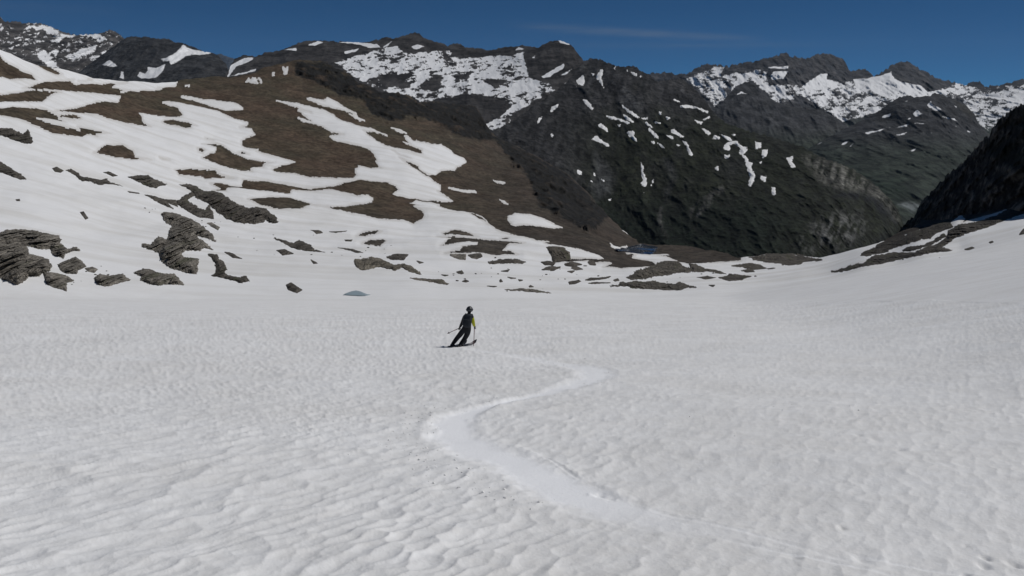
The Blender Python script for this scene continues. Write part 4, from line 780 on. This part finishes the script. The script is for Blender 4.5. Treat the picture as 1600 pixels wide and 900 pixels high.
for px, py, sx, sy, n in ((655, 655, 18, 9, 130), (640, 672, 26, 12, 150), (615, 690, 40, 18, 130), (650, 705, 28, 14, 110), (690, 735, 30, 14, 90), (740, 760, 34, 12, 80), (800, 785, 40, 10, 60), (700, 640, 22, 6, 90), (760, 628, 22, 4, 60), (935, 600, 18, 5, 60), (955, 585, 12, 5, 60), (900, 562, 40, 5, 90), (840, 560, 40, 4, 50), (560, 690, 40, 25, 60), (1240, 650, 60, 20, 30), (1100, 640, 60, 20, 25)):
    clumps(n // 3, px, py, sx, sy, 0.004, 0.017)
o = mesh_obj('snow_crumbs', np.concatenate(NV), np.concatenate(NT), M_SNOW, None, None, False); tag(o, 'loose snow crumbs thrown out beside the ski track', kind='stuff')

# ------------------------------------------------------------------ the skier
gp, gZ = surfA(np.array([721.0]), np.array([541.5])); G0 = gp[0]; SC = float(gZ[0]) / F / 10.0       # metres per zoom unit (10 per photo pixel)
def jt(zx, zy, dy=0.0):
    """joint from its place in the 10x zoom of the skier, dy metres further downhill"""
    px, py = 680 + zx / 10.0, 470 + zy / 10.0; r = rays(np.array(px), np.array(py)); d = (G0[1] + dy) / r[1]; return Vector(r * d)
def finalize(ob):
    dg = bpy.context.evaluated_depsgraph_get(); me = bpy.data.meshes.new_from_object(ob.evaluated_get(dg)); nm = ob.name
    bpy.data.objects.remove(ob); o = bpy.data.objects.new(nm, me); COL.objects.link(o); return o
def skin(name, joints, edges, root=0, sub=2):
    me = bpy.data.meshes.new(name); me.from_pydata([j[0] for j in joints], [], edges); ob = bpy.data.objects.new(name, me); COL.objects.link(ob)
    ob.modifiers.new('skin', 'SKIN'); sv = me.skin_vertices[0].data
    for i, j in enumerate(joints):
        r = j[1] if isinstance(j[1], tuple) else (j[1], j[1]); sv[i].radius = r; sv[i].use_root = (i == root)
    ob.modifiers['skin'].use_smooth_shade = True
    m = ob.modifiers.new('sub', 'SUBSURF'); m.levels = m.render_levels = sub
    bpy.context.view_layer.update(); o = finalize(ob)
    for p in o.data.polygons: p.use_smooth = True
    return o
M_BLACK = plain('black_shell_fabric', (0.012, 0.013, 0.016), 0.75, 0.2, nscale=18)
M_TROUSER = plain('charcoal_trousers', (0.014, 0.015, 0.019), 0.8, 0.2, nscale=18)
M_YEL = plain('yellow_green_sleeve', (0.40, 0.41, 0.02), 0.7, 0.2, nscale=20, var=0.15)
M_HELM = plain('grey_black_helmet', (0.028, 0.029, 0.032), 0.35, 0.5, nscale=10)
M_BOOT = plain('black_boot_plastic', (0.02, 0.02, 0.022), 0.4, 0.5)
M_SKI = plain('dark_ski_topsheet', (0.03, 0.03, 0.035), 0.3, 0.5, nscale=8)
M_SKIB = plain('pale_ski_stripe', (0.35, 0.33, 0.33), 0.3, 0.5)
M_POLE = plain('red_grey_pole', (0.16, 0.06, 0.055), 0.35, 0.5, nscale=6, var=0.5)
M_BASK = plain('grey_basket', (0.30, 0.27, 0.27), 0.5, 0.4)
M_PACK = plain('dark_backpack', (0.020, 0.024, 0.030), 0.7, 0.25, nscale=14)
M_STRAP = plain('pack_strap', (0.07, 0.075, 0.08), 0.7, 0.25)
M_SKIN = plain('skin_tone', (0.42, 0.27, 0.20), 0.6, 0.3)
J = [(jt(490, 440, .02), (.165, .125)), (jt(495, 385, .0), (.155, .115)), (jt(505, 310, .05), (.185, .125)), (jt(515, 245, .10), (.175, .115)), (jt(528, 205, .14), (.075, .075)), (jt(534, 180, .17), (.062, .062)), (jt(537, 145, .19), (.095, .105)), (jt(538, 118, .19), (.075, .085)),
     (jt(462, 240, .10), .090), (jt(430, 325, .12), .074), (jt(402, 385, .24), .060), (jt(384, 412, .34), .044),            # left arm 8-11
     (jt(568, 232, .10), .092), (jt(590, 315, .14), .078), (jt(603, 370, .26), .064), (jt(612, 395, .33), .046),            # right arm 12-15
     (jt(440, 462, .04), .130), (jt(400, 515, .13), .118), (jt(348, 575, .20), .098), (jt(308, 628, .12), .090), (jt(262, 690, .02), .070),   # left leg 16-20
     (jt(520, 460, .06), .130), (jt(500, 520, .16), .118), (jt(462, 590, .24), .098), (jt(425, 640, .16), .090), (jt(385, 690, .06), .070)]   # right leg 21-25
E = [(0, 1), (1, 2), (2, 3), (3, 4), (4, 5), (5, 6), (6, 7), (3, 8), (8, 9), (9, 10), (10, 11), (3, 12), (12, 13), (13, 14), (14, 15), (0, 16), (16, 17), (17, 18), (18, 19), (19, 20), (0, 21), (21, 22), (22, 23), (23, 24), (24, 25)]
body = skin('person', J, E); body.name = 'person'
for m in (M_BLACK, M_TROUSER, M_YEL, M_SKIN): body.data.materials.append(m)
jp = [j[0] for j in J]
def segd(p, a, b):
    ab = b - a; t = max(0, min(1, (p - a).dot(ab) / ab.length_squared)); return (p - a - ab * t).length
for f in body.data.polygons:
    c = f.center; best = min(range(len(E)), key=lambda k: segd(c, jp[E[k][0]], jp[E[k][1]]) / (0.5 * ((J[E[k][0]][1] if not isinstance(J[E[k][0]][1], tuple) else J[E[k][0]][1][0]) + (J[E[k][1]][1] if not isinstance(J[E[k][1]][1], tuple) else J[E[k][1]][1][0]))))
    e = E[best]
    f.material_index = 1 if max(e) >= 16 else (2 if (12 <= max(e) <= 15 and min(e) >= 12) else (3 if max(e) in (5, 6, 7) else 0))
tag(body, 'skier in black with a yellow-green sleeve seen from behind mid-turn', 'person')
def blob(name, center, rad, mat, parent=None, seg=20, rings=14, squash=None, rot=None):
    bm = bmesh.new(); bmesh.ops.create_uvsphere(bm, u_segments=seg, v_segments=rings, radius=1.0)
    if squash: squash(bm)
    bmesh.ops.scale(bm, vec=rad, verts=bm.verts)
    if rot: bmesh.ops.rotate(bm, cent=(0, 0, 0), matrix=rot, verts=bm.verts)
    bmesh.ops.translate(bm, vec=center, verts=bm.verts)
    for f in bm.faces: f.smooth = True
    me = bpy.data.meshes.new(name); bm.to_mesh(me); bm.free(); o = bpy.data.objects.new(name, me); COL.objects.link(o); me.materials.append(mat)
    if parent: o.parent = parent
    return o
def tube(name, pts, rads, mat, parent=None, n=10):
    bm = bmesh.new(); rings = []
    for i, p in enumerate(pts):
        a = pts[max(i - 1, 0)]; b = pts[min(i + 1, len(pts) - 1)]; d = (b - a).normalized(); u = d.cross(Vector((0.31, 0.87, 0.38))).normalized(); v = d.cross(u)
        rings.append([bm.verts.new(p + (u * math.cos(t) + v * math.sin(t)) * rads[i]) for t in [2 * math.pi * k / n for k in range(n)]])
    for r0, r1 in zip(rings[:-1], rings[1:]):
        for k in range(n): bm.faces.new((r0[k], r0[(k + 1) % n], r1[(k + 1) % n], r1[k]))
    bm.faces.new(rings[0]); bm.faces.new(rings[-1])
    bmesh.ops.recalc_face_normals(bm, faces=bm.faces)
    for f in bm.faces: f.smooth = True
    me = bpy.data.meshes.new(name); bm.to_mesh(me); bm.free(); o = bpy.data.objects.new(name, me); COL.objects.link(o); me.materials.append(mat)
    if parent: o.parent = parent
    return o
# head: helmet shell with a brim and goggle strap, face looking downhill
def cut(bm):
    for v in bm.verts:
        if v.co.z < -0.35: v.co.z = -0.35 + (v.co.z + 0.35) * 0.25
hc = jt(537, 140, .19)
helm = blob('helmet', hc, (.132, .150, .142), M_HELM, body, squash=cut)
tube('goggle_strap', [hc + Vector((.134 * math.cos(a), .152 * math.sin(a), .005)) for a in [2 * math.pi * k / 24 for k in range(25)]], [.014] * 25, M_STRAP, helm, 6)
blob('goggle_lens', hc + Vector((0, .115, -.01)), (.085, .04, .045), M_BOOT, helm)
blob('nose', hc + Vector((0, .128, -.07)), (.014, .022, .022), M_SKIN, body, 10, 8)
# gloved hands with fingers closed round the grips
def glove(wrist, grip, axis):
    ax = axis.normalized(); f = (grip - wrist); f.normalize(); palm = wrist + f * 0.055; sd_ = f.cross(ax).normalized()
    joints = [(wrist, .034), (palm, (.040, .030))]; ed = [(0, 1)]
    for k, off in enumerate((-.033, -.011, .011, .033)):
        base = palm + ax * off + f * .03; L = (.050, .058, .055, .044)[k]; i = len(joints)
        joints += [(base, .0105), (base + f * L * .5 + sd_ * .022, .0100), (base + f * L * .35 + sd_ * .058, .0090)]; ed += [(1, i), (i, i + 1), (i + 1, i + 2)]
    i = len(joints); th = palm + ax * .040 - f * .012
    joints += [(th, .012), (th + sd_ * .03 + f * .018 - ax * .004, .011), (th + sd_ * .052 + f * .034 - ax * .012, .010)]; ed += [(1, i), (i, i + 1), (i + 1, i + 2)]
    g = skin('glove', joints, ed, 0, 1); g.data.materials.append(M_BLACK); g.parent = body; return g
GR, GL = jt(613, 412, .36), jt(376, 428, .38)
tipR, tipL = jt(600, 742, .30), jt(190, 512, .0)
glove(jp[15], GR, GR - tipR); glove(jp[11], GL, GL - tipL)
# boots
for a, k in ((jp[20], jp[19]), (jp[25], jp[24])):
    up = (k - a).normalized(); fw = Vector((.45, .82, -.12)).normalized()
    bt = skin('boot', [(a + up * .16, .070), (a + up * .02, .066), (a - up * .06, .060), (a - up * .07 + fw * .15, (.052, .045)), (a - up * .05 - fw * .07, .045)], [(0, 1), (1, 2), (2, 3), (2, 4)], 0, 1)
    bt.data.materials.append(M_BOOT); bt.parent = body
# backpack
bc = (jt(480, 300, -.06) + jt(490, 300, -.10)) / 2
tx = (jp[12] - jp[8]).normalized(); tz = (jp[3] - jp[0]).normalized(); ty = tz.cross(tx).normalized(); tx = ty.cross(tz)
rotm = Matrix((tx, ty, tz)).transposed()
def boxy(bm):
    for v in bm.verts:
        for i in range(3): v.co[i] = math.copysign(abs(v.co[i]) ** 0.6, v.co[i])
        v.co.x *= 1.0 - 0.14 * max(0, v.co.z); v.co.y *= 1.0 + 0.15 * -v.co.z
pk = bpy.data.objects.new('backpack', None); COL.objects.link(pk); pkc = (jp[3] * 0.52 + jp[1] * 0.48) - ty * 0.165 * (1 if ty.y > 0 else -1)
tag(pk, 'dark backpack worn on the skier\'s back', 'backpack')
yb = -1 if ty.y > 0 else 1
blob('pack_body', pkc, (.165, .105, .25), M_PACK, pk, squash=boxy, rot=rotm)
blob('top_lid', pkc + tz * .23, (.150, .095, .055), M_PACK, pk, squash=boxy, rot=rotm)
blob('front_pocket', pkc + ty * (.10 * yb) - tz * .06, (.115, .035, .14), M_PACK, pk, squash=boxy, rot=rotm)
for s in (-1, 1):
    tube('compression_strap', [pkc + tx * (s * .17) + ty * (.10 * yb) + tz * z_ for z_ in (-.2, -.05, .1, .2)], [.009] * 4, M_STRAP, pk, 6)
    q = pkc + tx * (s * .105) - ty * (.08 * yb)
    tube('shoulder_strap', [q + tz * .2, q + tz * .27 - ty * (.07 * yb), q + tz * .24 - ty * (.18 * yb), q + tz * .08 - ty * (.25 * yb)], [.022] * 4, M_STRAP, pk, 6)
tube('crossing_strap', [pkc + tx * x_ + ty * (.112 * yb) + tz * .07 for x_ in (-.16, -.08, 0, .08, .16)], [.008] * 5, M_STRAP, pk, 6)
# skis on edge, tips pointing right and downhill
def ski(name, foot, label, roll, ahead):
    root = bpy.data.objects.new(name, None); COL.objects.link(root); tag(root, label, 'ski', 'pair of skis')
    fw = Vector((.54, .84, 0)); n = Vector((-.10, .20, .97)).normalized(); fw = (fw - n * fw.dot(n)).normalized(); sdv = fw.cross(n); sdv = (sdv * math.cos(roll) + n * math.sin(roll)).normalized(); up = sdv.cross(fw).normalized()
    if up.z < 0: up = -up
    bm = bmesh.new(); rows = []; NS = 22
    for i in range(NS + 1):
        t = i / NS; s = -0.70 + 1.58 * t + ahead; w = .052 + .018 * (2 * t - 1) ** 2
        if t > .93: w *= math.sqrt(max(0.04, 1 - ((t - .93) / .07) ** 2 * .96))
        if t < .03: w *= .75
        lift = .16 * max(0, (t - .84) / .16) ** 2 + .02 * max(0, (.05 - t) / .05) ** 2; th_ = .006 + .010 * (1 - (2 * t - 1) ** 2)
        c = foot + fw * s + up * lift
        rows.append([bm.verts.new(c + sdv * w), bm.verts.new(c + sdv * w + up * th_), bm.verts.new(c - sdv * w + up * th_), bm.verts.new(c - sdv * w)])
    for a, b in zip(rows[:-1], rows[1:]):
        for k in range(4): bm.faces.new((a[k], a[(k + 1) % 4], b[(k + 1) % 4], b[k]))
    bm.faces.new(rows[0]); bm.faces.new(rows[-1]); bmesh.ops.recalc_face_normals(bm, faces=bm.faces)
    me = bpy.data.meshes.new('ski_board'); bm.to_mesh(me); bm.free(); o = bpy.data.objects.new('ski_board', me); COL.objects.link(o); me.materials.append(M_SKI); o.parent = root
    for s0, s1 in ((.42, .70), (-.70, -.45)):
        bm = bmesh.new(); vs_ = [bm.verts.new(foot + fw * (s + ahead) + sdv * w + up * (.024 + (.16 * max(0, ((s + .8) / 1.68 - .84) / .16) ** 2))) for s, w in ((s0, -.022), (s0, .022), (s1, .022), (s1, -.022))]
        bm.faces.new(vs_); r = bmesh.ops.extrude_face_region(bm, geom=bm.faces[:]); bmesh.ops.translate(bm, vec=-up * .012, verts=[g for g in r['geom'] if isinstance(g, bmesh.types.BMVert)]); bmesh.ops.recalc_face_normals(bm, faces=bm.faces)
        me = bpy.data.meshes.new('stripe'); bm.to_mesh(me); bm.free(); o2 = bpy.data.objects.new('stripe', me); COL.objects.link(o2); me.materials.append(M_SKIB); o2.parent = o
    for s in (-.16, .17): blob('binding', foot + fw * s + up * .035, (.045, .06, .03), M_BOOT, root, 10, 8, squash=boxy)
upn = Vector((0, .25, .97))
ski('ski', jp[20] - upn * .075 + Vector((-.03, 0, 0)), 'left ski, edged under the bent outer leg', R(-30), 0.06)
ski('ski', jp[25] - upn * .060 + Vector((.0, 0, 0)), 'right ski with its pale tip lifted to the right', R(-32), 0.14)
# poles
def pole(grip, tip, label):
    root = bpy.data.objects.new('ski_pole', None); COL.objects.link(root); tag(root, label, 'ski pole', 'pair of ski poles')
    d = (tip - grip).normalized()
    tube('shaft', [grip, grip.lerp(tip, .5), tip], [.0150, .0135, .010], M_POLE, root, 8)
    tube('grip', [grip - d * .06, grip - d * .05, grip + d * .06, grip + d * .08], [.012, .019, .017, .011], M_BOOT, root, 8)
    b = tip - d * .07
    tube('basket', [b - d * .012, b, b + d * .012], [.018, .048, .030], M_BASK, root, 12)
pole(GR, tipR, 'ski pole held upright in the right hand, planted in the snow')
pole(GL, tipL, 'ski pole in the left hand swung out to the side')
